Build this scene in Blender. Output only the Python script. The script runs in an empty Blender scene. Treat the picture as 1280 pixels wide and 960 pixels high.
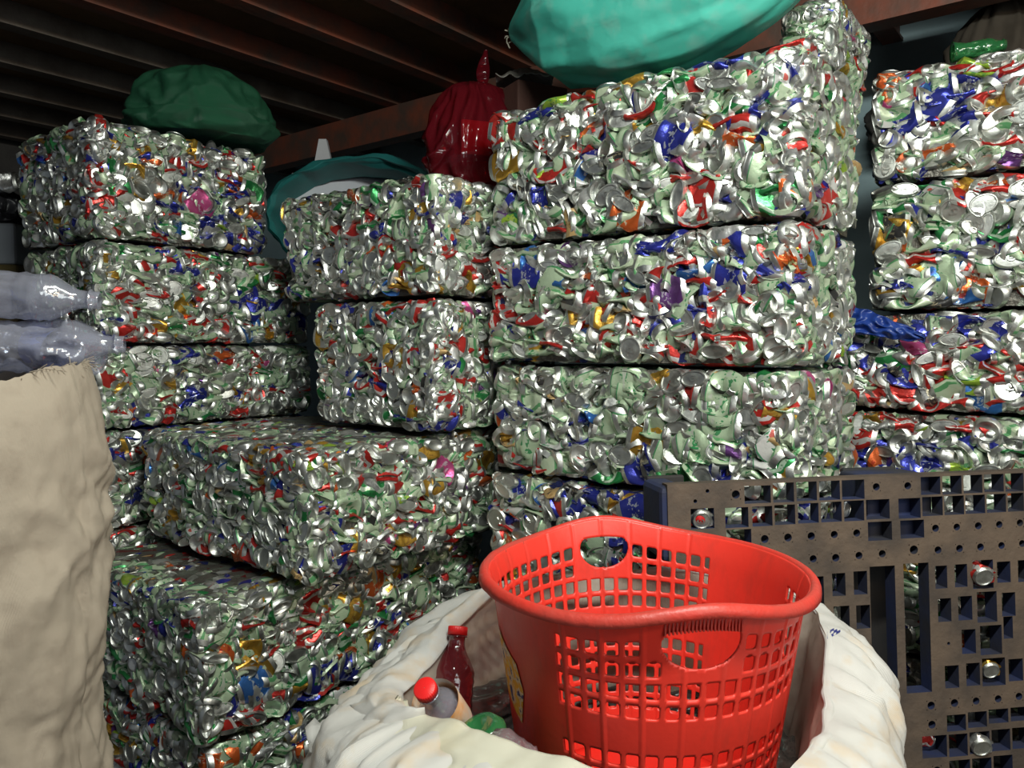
import bpy, math, random
import numpy as np
from mathutils import Vector, Matrix, noise as mnoise
R = random.Random(7)
PI = math.pi
C = bpy.context.scene.collection
sc = bpy.context.scene

# ------------------------------------------------------------------ camera
F = 962.0; PITCH = math.atan(50/F); EYE = 1.46
cd = bpy.data.cameras.new('camera'); cam = bpy.data.objects.new('camera', cd); C.objects.link(cam)
cam.location = (0, 0, EYE); cam.rotation_euler = (PI/2-PITCH, 0, 0)
cd.sensor_fit = 'HORIZONTAL'; cd.sensor_width = 36; cd.lens = 36*F/1280; cd.clip_start = .02
sc.camera = cam
def ray(x, y):
    a = (x-640)/F; b = (480-y)/F; c, s = math.cos(PITCH), math.sin(PITCH)
    return Vector((a, c+b*s, b*c-s))
def at(x, y, Y):
    r = ray(x, y); return Vector((0, 0, EYE)) + r*(Y/r.y)
# building directions: the stacks stand square to the shed
AN = math.radians(38.3); TH = PI/2-AN
D1 = Vector((math.sin(AN), math.cos(AN), 0)); D2 = Vector((-math.cos(AN), math.sin(AN), 0))
def W(e1, e2, z=0): return D1*e1 + D2*e2 + Vector((0, 0, z))
def E12(p): return p.dot(D1), p.dot(D2)

# ------------------------------------------------------------------ materials
class N:
    def __init__(s, name):
        s.m = bpy.data.materials.new(name); s.m.use_nodes = True; s.t = s.m.node_tree; s.t.nodes.clear()
        s.out = s.t.nodes.new('ShaderNodeOutputMaterial')
    def n(s, typ, ins=None, **kw):
        d = s.t.nodes.new(typ)
        for k, v in kw.items(): setattr(d, k, v)
        for k, v in (ins or {}).items():
            i = d.inputs[k]
            if isinstance(v, bpy.types.NodeSocket): s.t.links.new(v, i)
            else: i.default_value = v
        return d
    def noise(s, vec, scale, detail=3, rough=.55):
        return s.n('ShaderNodeTexNoise', {'Vector': vec, 'Scale': scale, 'Detail': detail, 'Roughness': rough}).outputs['Fac']
    def ramp(s, fac, stops, interp='LINEAR'):
        r = s.n('ShaderNodeValToRGB', {'Fac': fac}); cr = r.color_ramp; cr.interpolation = interp
        while len(cr.elements) < len(stops): cr.elements.new(.5)
        for e, (p, c) in zip(cr.elements, stops): e.position = p; e.color = c if len(c) == 4 else (*c, 1)
        return r.outputs['Color']
    def math(s, op, a, b=0.0):
        return s.n('ShaderNodeMath', {0: a, 1: b}, operation=op).outputs[0]
    def mix(s, f, a, b):
        d = s.n('ShaderNodeMix', data_type='RGBA')
        for k, v in ((0, f), (6, a), (7, b)):
            if isinstance(v, bpy.types.NodeSocket): s.t.links.new(v, d.inputs[k])
            else: d.inputs[k].default_value = v if k == 0 or len(v) == 4 else (*v, 1)
        return d.outputs[2]
    def bump(s, h, strength=.3, dist=.002):
        return s.n('ShaderNodeBump', {'Height': h, 'Strength': strength, 'Distance': dist}).outputs['Normal']
    def bsdf(s, col, rough=.5, metal=0, normal=None, **kw):
        ins = {'Base Color': col if isinstance(col, bpy.types.NodeSocket) else (*col, 1), 'Roughness': rough, 'Metallic': metal}
        if normal: ins['Normal'] = normal
        ins.update(kw)
        return s.n('ShaderNodeBsdfPrincipled', ins).outputs[0]
    def done(s, sh):
        s.t.links.new(sh, s.out.inputs['Surface']); return s.m
    @property
    def obj(s): return s.n('ShaderNodeTexCoord').outputs['Object']
    @property
    def uv(s): return s.n('ShaderNodeTexCoord').outputs['UV']
    @property
    def geo(s): return s.n('ShaderNodeNewGeometry').outputs['Position']

def m_alu():
    k = N('bare_aluminium'); p = k.obj
    ro = k.ramp(k.noise(p, 45, 3), [(.3, (.34,)*3), (.75, (.56,)*3)])
    co = k.ramp(k.noise(p, 30, 4), [(.35, (.54, .55, .52)), (.7, (.74, .755, .72))])
    return k.done(k.bsdf(co, ro, 1.0, k.bump(k.noise(p, 160, 2), .22, .002)))
def m_print(name, base, second, third, metal, rough, mode):
    """printed can wall: base ink, a lettering-like band and blocks of a second ink"""
    k = N(name); uv = k.uv; p = k.obj
    sx = k.n('ShaderNodeMapping', {'Vector': uv, 'Scale': (9, 3.2, 1)}).outputs[0]
    big = k.n('ShaderNodeMapping', {'Vector': uv, 'Scale': (2.2, 1.7, 1)}).outputs[0]
    a = k.noise(sx, 2.2, 1.5); b = k.noise(big, 1.6, 1)
    sep = k.n('ShaderNodeSeparateXYZ', {0: uv})
    v = sep.outputs[1]
    band = k.math('LESS_THAN', k.math('ABSOLUTE', k.math('SUBTRACT', v, .55)), .2)
    let = k.math('MULTIPLY', k.math('GREATER_THAN', a, .565), band)
    blk = k.math('GREATER_THAN', b, .62)
    if mode == 'letters':
        rim = k.math('GREATER_THAN', k.math('ABSOLUTE', k.math('SUBTRACT', v, .5)), .47)
        c = k.mix(let, base, second); c = k.mix(blk, c, third); c = k.mix(rim, c, second)
    elif mode == 'blocks':
        c = k.mix(blk, base, third); c = k.mix(k.math('MULTIPLY', let, .85), c, second)
    else:
        w = k.n('ShaderNodeTexWave', {'Vector': uv, 'Scale': 1.3, 'Distortion': 3.0, 'Detail': 1.0}).outputs['Fac']
        c = k.mix(k.math('GREATER_THAN', w, .86), base, second); c = k.mix(k.math('MULTIPLY', let, .7), c, third)
    c = k.mix(k.math('MULTIPLY', k.noise(p, 26, 4), .28), c, (.16, .145, .11))     # grime
    return k.done(k.bsdf(c, rough, metal, k.bump(k.noise(p, 110, 2), .3, .003)))
ALU = m_alu()
PR = {
 'mint':   m_print('mint_green_ink', (.45, .58, .39), (.05, .26, .10), (.52, .58, .47), .25, .36, 'letters'),
 'pale':   m_print('pale_green_ink', (.50, .60, .42), (.10, .33, .13), (.43, .57, .37), .2, .38, 'wave'),
 'silver': m_print('silver_ink', (.68, .68, .67), (.42, .45, .44), (.60, .62, .60), .8, .33, 'blocks'),
 'white':  m_print('white_ink', (.62, .62, .60), (.04, .22, .10), (.55, .10, .08), .2, .36, 'letters'),
 'red':    m_print('red_ink', (.60, .018, .016), (.75, .72, .70), (.42, .01, .012), .55, .30, 'wave'),
 'orange': m_print('orange_ink', (.75, .13, .02), (.8, .7, .5), (.55, .05, .01), .6, .32, 'blocks'),
 'blue':   m_print('blue_ink', (.016, .03, .36), (.55, .58, .68), (.008, .015, .17), .6, .28, 'blocks'),
 'sky':    m_print('light_blue_ink', (.03, .17, .55), (.6, .66, .75), (.02, .06, .3), .6, .3, 'blocks'),
 'green':  m_print('green_ink', (.01, .24, .06), (.45, .6, .45), (.005, .12, .03), .55, .3, 'wave'),
 'lime':   m_print('lime_ink', (.36, .56, .05), (.05, .3, .08), (.5, .65, .12), .5, .33, 'blocks'),
 'gold':   m_print('gold_ink', (.72, .40, .05), (.45, .2, .03), (.8, .55, .12), .8, .3, 'blocks'),
 'purple': m_print('purple_ink', (.14, .04, .22), (.5, .45, .55), (.08, .02, .12), .6, .32, 'blocks'),
 'pink':   m_print('pink_ink', (.62, .08, .28), (.8, .6, .7), (.5, .03, .15), .5, .33, 'blocks'),
 'tan':    m_print('tan_ink', (.52, .34, .14), (.09, .06, .04), (.40, .24, .09), .3, .4, 'blocks'),
 'dark':   m_print('black_ink', (.03, .03, .035), (.35, .3, .2), (.05, .04, .03), .5, .35, 'blocks'),
}
CN = list(PR)
PRI = {c: i+2 for i, c in enumerate(CN)}
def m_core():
    k = N('shade_dark_scrap'); p = k.obj
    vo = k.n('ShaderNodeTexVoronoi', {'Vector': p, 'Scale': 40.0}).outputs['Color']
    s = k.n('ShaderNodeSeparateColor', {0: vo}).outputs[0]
    c = k.ramp(s, [(0, (.16, .15, .13)), (.55, (.20, .22, .18)), (.8, (.2, .03, .03)), (.9, (.03, .04, .16))], 'CONSTANT')  # packed metal coloured dark so the gaps between cans look shaded
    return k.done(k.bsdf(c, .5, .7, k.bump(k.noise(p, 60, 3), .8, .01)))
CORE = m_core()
def m_cloth(name, c1, c2, stain, weave=260, rough=.6, sheen=0, amount=.5, spec=.35):
    k = N(name); p = k.obj; uv = k.uv
    f = k.noise(p, 5, 5, .6); g = k.noise(p, 17, 4)
    c = k.mix(f, c1, c2)
    c = k.mix(k.math('MULTIPLY', k.ramp(g, [(.5, (0,)*3), (.72, (1,)*3)]), amount), c, stain)
    w1 = k.n('ShaderNodeTexWave', {'Vector': uv, 'Scale': weave, 'Distortion': .4}, bands_direction='X').outputs['Fac']
    w2 = k.n('ShaderNodeTexWave', {'Vector': uv, 'Scale': weave, 'Distortion': .4}, bands_direction='Y').outputs['Fac']
    h = k.math('ADD', k.math('MULTIPLY', k.math('ADD', w1, w2), .12), k.noise(p, 38, 5, .6))
    b = k.bsdf(c, rough, 0, k.bump(h, .5, .006)); b.node.inputs['Specular IOR Level'].default_value = spec
    return k.done(b)
def m_simple(name, c1, c2, scale=8, rough=.5, metal=0, bump=.2, bscale=60):
    k = N(name); p = k.obj
    return k.done(k.bsdf(k.mix(k.ramp(k.noise(p, scale, 4), [(.35, (0,)*3), (.65, (1,)*3)]), c1, c2), rough, metal, k.bump(k.noise(p, bscale, 3), bump, .004)))
def m_clear(name, tint, body=0.06, bodycol=(.5, .5, .55), gloss=.06):
    k = N(name); p = k.obj
    fr = k.n('ShaderNodeLayerWeight', {'Blend': .35}).outputs['Facing']
    nrm = k.bump(k.noise(p, 40, 2), .5, .01)
    tr = k.n('ShaderNodeBsdfTransparent', {'Color': (*tint, 1)}).outputs[0]
    df = k.n('ShaderNodeBsdfDiffuse', {'Color': (*bodycol, 1)}).outputs[0]
    gl = k.n('ShaderNodeBsdfGlossy', {'Color': (1, 1, 1, 1), 'Roughness': .12, 'Normal': nrm}).outputs[0]
    a = k.n('ShaderNodeMixShader', {0: body, 1: tr, 2: df}).outputs[0]
    fac = k.math('ADD', k.math('MULTIPLY', k.math('POWER', fr, 2.0), .5), gloss)
    return k.done(k.n('ShaderNodeMixShader', {0: fac, 1: a, 2: gl}).outputs[0])

# ------------------------------------------------------------------ object helpers
def link(o, parent=None):
    C.objects.link(o)
    if parent: o.parent = parent
    return o
def tag(o, label=None, cat=None, group=None, kind=None):
    for k, v in (('label', label), ('category', cat), ('group', group), ('kind', kind)):
        if v: o[k] = v
    return o
def mesh(name, vs, fs, mats, mi=None, smooth=True, uv=None, parent=None):
    me = bpy.data.meshes.new(name); me.from_pydata([tuple(v) for v in vs], [], fs)
    for m in (mats if isinstance(mats, (list, tuple)) else [mats]): me.materials.append(m)
    if mi is not None: me.polygons.foreach_set('material_index', np.array(mi, dtype=np.int32))
    me.polygons.foreach_set('use_smooth', np.full(len(fs), smooth, dtype=bool))
    if uv is not None:
        l = me.uv_layers.new(name='UVMap')
        li = np.empty(len(me.loops), dtype=np.int32); me.loops.foreach_get('vertex_index', li)
        l.data.foreach_set('uv', np.array(uv, dtype=np.float32)[li].ravel())
    me.update()
    return link(bpy.data.objects.new(name, me), parent)
def empty(name, loc, rz=0):
    o = bpy.data.objects.new(name, None); o.location = loc; o.rotation_euler = (0, 0, rz); o.empty_display_size = .1
    return link(o)
def surf(name, fn, nu, nv, mat, parent=None, closed=True, uvs=(1, 1), solid=0, caps=False, keep=None):
    """parametric sheet: u runs round (closed) or across, v runs along"""
    U = nu if closed else nu+1
    vs = [fn(i/nu, j/nv) for j in range(nv+1) for i in range(U)]
    uv = [(i/nu*uvs[0], j/nv*uvs[1]) for j in range(nv+1) for i in range(U)]
    fs = []
    for j in range(nv):
        for i in range(nu):
            i2 = (i+1) % U if closed else i+1
            if keep is None or keep((i+.5)/nu, (j+.5)/nv): fs.append((j*U+i, j*U+i2, (j+1)*U+i2, (j+1)*U+i))
    if caps: fs.append(tuple(range(U))[::-1]); fs.append(tuple(nv*U+i for i in range(U)))
    o = mesh(name, vs, fs, mat, uv=uv, parent=parent)
    if solid:
        s = o.modifiers.new('thickness', 'SOLIDIFY'); s.thickness = solid; s.offset = 0
    return o
def lathe(name, prof, seg, mat, parent=None, loc=(0, 0, 0), M=None, uvs=(1, 1)):
    """profile [(r, z)] swept round z, placed by matrix M"""
    M = M or Matrix.Translation(loc); n = len(prof)-1
    def fn(u, v):
        r, z = prof[min(n, int(round(v*n)))]
        a = u*2*PI; return M @ Vector((r*math.cos(a), r*math.sin(a), z))
    return surf(name, fn, seg, n, mat, parent, uvs=uvs)
class MB:
    def __init__(s): s.v = []; s.f = []; s.m = []
    def box(s, lo, hi, mi=0, M=None):
        b = len(s.v)
        for z in (lo[2], hi[2]):
            for x, y in ((lo[0], lo[1]), (hi[0], lo[1]), (hi[0], hi[1]), (lo[0], hi[1])):
                p = Vector((x, y, z)); s.v.append(M @ p if M else p)
        for q in ((3, 2, 1, 0), (4, 5, 6, 7), (0, 1, 5, 4), (1, 2, 6, 5), (2, 3, 7, 6), (3, 0, 4, 7)):
            s.f.append(tuple(b+i for i in q)); s.m.append(mi)
        return s
    def quad(s, a, b, c, d, mi=0):
        n = len(s.v); s.v += [a, b, c, d]; s.f.append((n, n+1, n+2, n+3)); s.m.append(mi)
    def tube(s, pts, r, n=6, mi=0):
        b = len(s.v)
        for i, p in enumerate(pts):
            t = (pts[min(i+1, len(pts)-1)]-pts[max(i-1, 0)]).normalized()
            x = t.orthogonal().normalized(); y = t.cross(x)
            if i: # keep frames aligned
                x = (px - t*px.dot(t)).normalized(); y = t.cross(x)
            px = x
            for k in range(n): s.v.append(p + x*(r*math.cos(2*PI*k/n)) + y*(r*math.sin(2*PI*k/n)))
        for i in range(len(pts)-1):
            for k in range(n):
                s.f.append((b+i*n+k, b+i*n+(k+1) % n, b+(i+1)*n+(k+1) % n, b+(i+1)*n+k)); s.m.append(mi)
        return s
    def build(s, name, mats, parent=None, smooth=False, bevel=0):
        o = mesh(name, s.v, s.f, mats, s.m, smooth, parent=parent)
        if bevel:
            b = o.modifiers.new('bevel', 'BEVEL'); b.width = bevel; b.segments = 2
        return o
def nz(x, y, z=0.0): return mnoise.noise(Vector((x, y, z)))
def fbm(x, y, z=0.0, o=4): return mnoise.fractal(Vector((x, y, z)), 1.0, 2.0, o)
def ridge(x, y, z=0.0): return 1-abs(nz(x, y, z))*2

# ------------------------------------------------------------------ crushed can shapes
def can_mesh(kind, seed, lo=False):
    r = random.Random(seed); seg = 12 if lo else 26
    prof = [(.0006, -.0475), (.010, -.0480), (.017, -.0510), (.0222, -.0570), (.0243, -.0585), (.0268, -.0562), (.0310, -.0490), (.0330, -.0440)]
    nb = 4 if lo else 10
    prof += [(.033, -.044+.088*(i+1)/(nb+1)) for i in range(nb)]
    prof += [(.0330, .0440), (.0300, .0525), (.0278, .0562), (.0282, .0585), (.0258, .0588), (.0245, .0545), (.0140, .0552), (.0006, .0550)]
    if lo: prof = [p for i, p in enumerate(prof) if i not in (1, 5, 6)]
    np_ = len(prof); V = []
    for (q, z) in prof:
        for k in range(seg):
            a = 2*PI*k/seg; V.append((q*math.cos(a), q*math.sin(a), z))
    V = np.array(V); z0 = V[:, 2].copy()
    bodyw = np.clip((0.052-np.abs(z0))/.022, 0, 1)
    if kind != 'puck' and not lo:        # lid: dent where the mouth was opened
        lid = z0 > .0535
        d = np.hypot(V[:, 0]-.011, V[:, 1]); V[:, 2] -= np.where(lid & (d < .009), .004, 0)
    # creases: several sets of sharp parallel folds
    def folds(V, w, n, lam, amp):
        for _ in range(n):
            a = np.array([r.gauss(0, 1) for _ in range(3)]); a /= np.linalg.norm(a)
            m = np.array([r.gauss(0, 1) for _ in range(3)]); m /= np.linalg.norm(m)
            l = r.uniform(*lam); t = (V@a)/l + r.random()*2
            tri = np.abs((t % 2)-1)-.5
            V = V + (tri*w*r.uniform(*amp))[:, None]*m[None, :]
        return V
    if kind == 'flat':
        s = r.uniform(.2, .42); se = r.uniform(.45, .85)
        f = se + (s-se)*bodyw; V[:, 0] *= f; V[:, 1] *= 1+.42*(1-f)
        V[:, 2] *= r.uniform(.72, 1.02)
        V = folds(V, .35+.65*bodyw, 4, (.018, .04), (.006, .015))
        t = r.uniform(-1, 1)*7; c, n = np.cos(V[:, 2]*t), np.sin(V[:, 2]*t)
        V[:, 0], V[:, 1] = V[:, 0]*c-V[:, 1]*n, V[:, 0]*n+V[:, 1]*c
        V[:, 0] += r.uniform(-1, 1)*6*V[:, 2]**2
    elif kind == 'taco':
        s = r.uniform(.18, .34); f = 1+(s-1)*np.clip((0.05-np.abs(z0))/.04, 0, 1)
        V[:, 0] *= f; V[:, 1] *= 1+.35*(1-f)
        V = folds(V, bodyw, 3, (.02, .04), (.005, .012))
        T = r.uniform(1.7, 2.9); L = .112; th = V[:, 2]/L*T; rad = L/T
        x = V[:, 0]
        V = np.stack([-(rad*np.cos(th)) + rad + np.cos(th)*x*1.0, V[:, 1], rad*np.sin(th)-np.sin(th)*x], 1)
        V[:, 0] -= V[:, 0].mean()
        V[:, 0] *= r.uniform(.7, .9)
        V = folds(V, .35*np.ones(len(V)), 1, (.03, .05), (.006, .012))
    elif kind == 'puck':
        k = r.uniform(.22, .4); bulge = 1+.18*bodyw*np.sin(np.arctan2(V[:, 1], V[:, 0])*r.randint(3, 6)+r.random()*6)
        V[:, 0] *= bulge; V[:, 1] *= bulge
        V = folds(V, bodyw, 4, (.016, .03), (.006, .013))
        V[:, 2] *= k; V[:, 2] += z0*.06
        V[:, 2] += V[:, 0]*r.uniform(-.45, .45)*bodyw + V[:, 1]*r.uniform(-.3, .3)
        V[:, 0] *= r.uniform(.75, 1.0)
    else:                                # wedge: one end stays round, the rest is flat
        u = np.clip((z0+.050)/.09, 0, 1); f = 1+(r.uniform(.16, .3)-1)*u**.8
        if r.random() < .35: V[:, 2] *= -1
        V[:, 0] *= f; V[:, 1] *= 1+.3*(1-f)
        V[:, 2] *= r.uniform(.55, .8)
        V = folds(V, .12+.88*bodyw, 4, (.018, .036), (.006, .014))
        V[:, 0] += r.uniform(-1, 1)*.014*u
    X0 = np.array([[q*math.cos(2*PI*k/seg), q*math.sin(2*PI*k/seg), z] for q, z in prof for k in range(seg)])
    rings = [j for j, (q, z) in enumerate(prof) if abs(abs(z)-.044) < 1e-6 and q > .0325]
    tabs = None
    for jr, sg in ((rings[0], -1), (rings[-1], 1)):
        sl = slice(jr*seg, (jr+1)*seg); Q = V[sl]; x0 = X0[sl, 0]; y0 = X0[sl, 1]
        c = Q.mean(0); ax = (Q*x0[:, None]).sum(0)/(x0**2).sum(); ay = (Q*y0[:, None]).sum(0)/(y0**2).sum()
        lx, ly = np.linalg.norm(ax)+1e-9, np.linalg.norm(ay)+1e-9
        if lx > ly: ux = ax/lx; uy = ay-ux*(ay@ux); uy /= np.linalg.norm(uy)+1e-9
        else: uy = ay/ly; ux = ax-uy*(ax@uy); ux /= np.linalg.norm(ux)+1e-9
        n = np.cross(ux, uy); q0, q1 = dict(flat=(.25, .55), taco=(.5, .9), puck=(.85, 1), wedge=(.45, .95))[kind]
        lx = min(max(lx, r.uniform(q0, q1)), 1.0); ly = min(max(ly, r.uniform(q0+.1, q1+.05)), 1.12)
        if sg == 1 and not lo and seed % 3: tabs = (c, ux, uy, n, lx, ly)
        e = (X0[:, 2]*sg >= .0439); D = X0[e]
        V[e] = c + D[:, :1]*ux*lx + D[:, 1:2]*uy*ly + (D[:, 2:3]-sg*.044)*n*(.8 if kind != 'puck' else .7)
        if not lo:
            j2 = jr-sg; s2 = slice(j2*seg, (j2+1)*seg); V[s2] = .5*V[s2]+.5*(c + X0[s2, :1]*ux*lx + X0[s2, 1:2]*uy*ly + (X0[s2, 2:3]-sg*.044)*n*.7)
    V += bodyw[:, None]*np.array([[mnoise.noise(Vector(p*55+Vector((seed*3.1, 0, 0))))*.0022 for _ in (0,)] *3 for p in map(Vector, V)]).reshape(-1, 3)*np.array([1, .7, -.8])
    V -= (V.max(0)+V.min(0))/2
    Fq = []; mi = []; luv = []
    zs = [p[1] for p in prof]
    for j in range(np_-1):
        zc = (zs[j]+zs[j+1])/2; body = abs(zc) < .0445 and prof[j][0] > .03
        for k in range(seg):
            k2 = (k+1) % seg
            Fq.append((j*seg+k, j*seg+k2, (j+1)*seg+k2, (j+1)*seg+k)); mi.append(1 if body else 0)
            v0 = (zs[j]+.044)/.088; v1 = (zs[j+1]+.044)/.088
            luv += [(k/seg, v0), ((k+1)/seg, v0), ((k+1)/seg, v1), (k/seg, v1)]
    if tabs is not None:
        c, ux, uy, n, lx, ly = tabs; b0 = len(V); T = []
        for sc_ in (1.0, .62):
            for k in range(12):
                a = 2*PI*k/12; T.append((.0125*sc_*math.cos(a)-.004, .0078*sc_*math.sin(a)))
        T += [(-.0055, -.005), (-.0025, -.005), (-.0025, .005), (-.0055, .005)]
        D = np.array(T); V = np.concatenate([V, c + D[:, :1]*ux*lx + D[:, 1:2]*uy*ly + n*.0128])
        q = [(b0+k, b0+(k+1) % 12, b0+12+(k+1) % 12, b0+12+k) for k in range(12)]+[(b0+24, b0+25, b0+26, b0+27)]
        Fq += q; mi += [0]*13; luv += [(0, 0)]*52
    return dict(kind=kind, V=V.astype(np.float32), F=np.array(Fq, np.int32), M=np.array(mi, np.int32), UV=np.array(luv, np.float32), me=None)
KINDS = ['flat', 'flat', 'flat', 'taco', 'taco', 'puck', 'puck', 'wedge', 'wedge']
VAR = [can_mesh(k, i*13+5) for i, k in enumerate(KINDS*4)]
LOV = [can_mesh(k, i*17+900, True) for i, k in enumerate(['flat', 'flat', 'taco', 'wedge', 'puck', 'flat'])]
BYK = {k: [i for i, v in enumerate(VAR) if v['kind'] == k] for k in set(KINDS)}
def build_mesh(name, V, Fc, MI, UV, mats):
    me = bpy.data.meshes.new(name)
    me.vertices.add(len(V)); me.vertices.foreach_set('co', np.ascontiguousarray(V, np.float32).ravel())
    nf = len(Fc); me.loops.add(nf*4); me.polygons.add(nf)
    me.loops.foreach_set('vertex_index', np.ascontiguousarray(Fc, np.int32).ravel())
    me.polygons.foreach_set('loop_start', np.arange(0, nf*4, 4, dtype=np.int32))
    me.polygons.foreach_set('loop_total', np.full(nf, 4, dtype=np.int32))
    for m in mats: me.materials.append(m)
    me.polygons.foreach_set('material_index', np.ascontiguousarray(MI, np.int32))
    me.polygons.foreach_set('use_smooth', np.ones(nf, dtype=bool))
    l = me.uv_layers.new(name='UVMap'); l.data.foreach_set('uv', np.ascontiguousarray(UV, np.float32).ravel())
    me.update(calc_edges=True); me.validate()
    me.set_sharp_from_angle(angle=math.radians(36))
    return me
def can_object(vi, color, parent, M, name='crushed_can'):
    v = VAR[vi]
    if v['me'] is None: v['me'] = build_mesh('crushed_can', v['V'], v['F'], v['M'], v['UV'], [ALU, PR['mint']])
    o = bpy.data.objects.new(name, v['me']); C.objects.link(o)
    o.material_slots[1].link = 'OBJECT'; o.material_slots[1].material = PR[color]
    if parent: o.parent = parent
    o.matrix_local = M
    return o

# ------------------------------------------------------------------ bales
BASEW = dict(mint=38, pale=22, silver=12, white=6, red=11, orange=2.5, blue=7.5, sky=1.5, green=5.5, lime=1.2, gold=4, purple=1.0, pink=.7, tan=1.2, dark=2.5)
def frame(n, t, w):
    """rotation whose columns carry can axes x, y, z onto n, t, w"""
    n = n.normalized(); w = (w-n*w.dot(n)).normalized(); t = w.cross(n)
    return Matrix((n, t, w)).transposed()
def jit(r, a): return Matrix.Rotation(r.gauss(0, a), 3, 'X') @ Matrix.Rotation(r.gauss(0, a), 3, 'Y') @ Matrix.Rotation(r.gauss(0, a), 3, 'Z')
def fit_in(p, V, Rm, lim):
    Q = V @ np.array(Rm).T; l_ = Q.min(0); h_ = Q.max(0); p = p.copy()
    for q in range(3):
        if p[q]+l_[q] < lim[2*q]: p[q] = lim[2*q]-l_[q]
        elif p[q]+h_[q] > lim[2*q+1]: p[q] = lim[2*q+1]-h_[q]
    return p
BALES = []; CANS = []                       # CANS: dict(bale, vi, lo, color, M (bale space))
def bale(label, e1, e2, a, b, z0, z1, faces='RL', bias=None, seed=0, strip=None, density=1.0, turn=0.0, broad=.25, rise=0.0):
    r = random.Random(seed*101+17); h = z1-z0
    root = empty('can_bale', W(e1, e2, z0), TH+turn)
    tag(root, label, 'bale', 'baled drink cans in the stacks')
    B = dict(root=root, MW=Matrix.Translation(W(e1, e2, z0)) @ Matrix.Rotation(TH+turn, 4, 'Z'), dims=(a, b, h), cans=[])
    BALES.append(B); bw = dict(BASEW)
    for k, v in (bias or {}).items(): bw[k] = bw.get(k, 0)*v
    X, Y, Z = Vector((1, 0, 0)), Vector((0, 1, 0)), Vector((0, 0, 1))
    def pick(p):
        q = B['MW'] @ p; ws = []
        for i, c in enumerate(CN): ws.append(bw[c]*math.exp(2.2*mnoise.noise(q*6.5+Vector((i*17.3, seed*.37, i*5.1)))))
        return r.choices(CN, ws)[0]
    def add(p, n, up, t, lo=False, top=False):
        u = r.random(); j = .28
        if lo: kind = None
        else: kind = 'flat' if u < (.56 if not top else .66) else 'taco' if u < .70 else 'puck' if u < .87 else 'wedge'
        if lo: vi = r.randrange(len(LOV)); Rm = jit(r, 1.5) @ Matrix.Identity(3)
        else:
            vi = r.choice(BYK[kind])
            sv = up if not top else n           # strata lie level
            if kind == 'flat':
                if r.random() < broad: Rm = frame(n*r.choice((-1, 1))+up*r.gauss(0, .25), None, t+up*r.gauss(0, .3))
                else: Rm = frame(sv*r.choice((-1, 1))+n*r.gauss(0, .30)+t*r.gauss(0, .16), None, (t if r.random() < .75 else n)+n*r.gauss(0, .3)+t*r.gauss(0, .3))
            elif kind == 'taco':
                if r.random() < .5: Rm = frame(sv*r.choice((-1, 1))+n*r.gauss(0, .35), None, t+n*r.gauss(0, .5))
                else: Rm = frame(n+up*r.gauss(0, .4), None, t+up*r.gauss(0, .35))
            elif kind == 'puck':
                z = n*r.choice((1, 1, -1))+up*r.gauss(0, .3)+t*r.gauss(0, .25) if r.random() < .5 else up+n*r.gauss(0, .3)
                Rm = frame(t+up*r.gauss(0, .4), None, z)
            else:
                z = n*r.choice((-1, 1)) + up*r.gauss(0, .25)+t*r.gauss(0, .35) if r.random() < .6 else t+n*r.gauss(0, .35)
                Rm = frame(up+t*r.gauss(0, .2), None, z)
            Rm = jit(r, j*.35) @ Rm
        s = r.uniform(.84, 1.04)*density**-.6
        def un(u, v): return -.002+.022*max(0, .25+mnoise.noise(Vector((u*5.5, v*7, seed*1.7))))+.012*max(0, 1-min(u, 9)/.03)**2
        fx = un(p.y, p.z) if abs(n.x) > .5 else -.002; fy = un(p.x, p.z+9) if abs(n.y) > .5 else -.002
        g = p.x*4+p.y*4; w0 = .008*abs(mnoise.noise(Vector((g, 3.1, seed)))); w1 = .009*abs(mnoise.noise(Vector((g, 8.7, seed))))
        lim = (fx, a, fy, b, w0+r.uniform(-.002, .003), h-w1-r.uniform(-.002, .003)+(rise*r.random() if top else 0))
        p = fit_in(p, (LOV if lo else VAR)[vi]['V'], Rm*s, lim)
        M = Matrix.Translation(p) @ (Rm*s).to_4x4()
        c = dict(bale=B, vi=vi, lo=lo, color=pick(p), M=M, n=n, lim=lim); B['cans'].append(c); CANS.append(c)
    def face(Wd, H, P, n, t, up, lo, top=False, dens=1.0, lim=None):
        z = .006
        while z < H-.004:
            hh = r.uniform(.022, .034)*(1.4 if top else 1)/dens; x = -r.random()*.02
            while x < Wd:
                ww = r.uniform(.046, .078)/dens
                xx = x+ww*.5; zz = z+hh*.5+r.gauss(0, .004)
                zz = min(max(zz, .008), H-.008)
                if .008 < xx < Wd-.004 and (lim is None or lim(xx, zz)):
                    ed = min(zz, H-zz); dd = r.uniform(.008, .032) + max(0, .012-ed)*.8 + .012*mnoise.noise(Vector((xx*9, zz*9, seed)))
                    if lo: dd += .024
                    add(P(xx, zz, dd), n, up, t, lo, top)
                x += ww*.92
            z += hh*.9
    for lo, dn in ((True, .8*density), (False, density)):
        if 'R' in faces: face(a, h, lambda x, z, d: Vector((x, d, z)), -Y, X, Z, lo, dens=dn)
        if 'L' in faces: face(b, h, lambda y, z, d: Vector((d, y, z)), -X, Y, Z, lo, dens=dn)
        if 'T' in faces:
            s1, s2 = strip or (a, b)
            face(a, b, lambda x, y, d: Vector((x, y, h-d*.8+.004)), Z, Y, X, lo, True, dn*.95, lambda x, y: x < s1 or y < s2)
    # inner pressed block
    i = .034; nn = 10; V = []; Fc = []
    lo_, hi_ = (i, i, .006), (a-.01, b-.01, h-.008)
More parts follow.
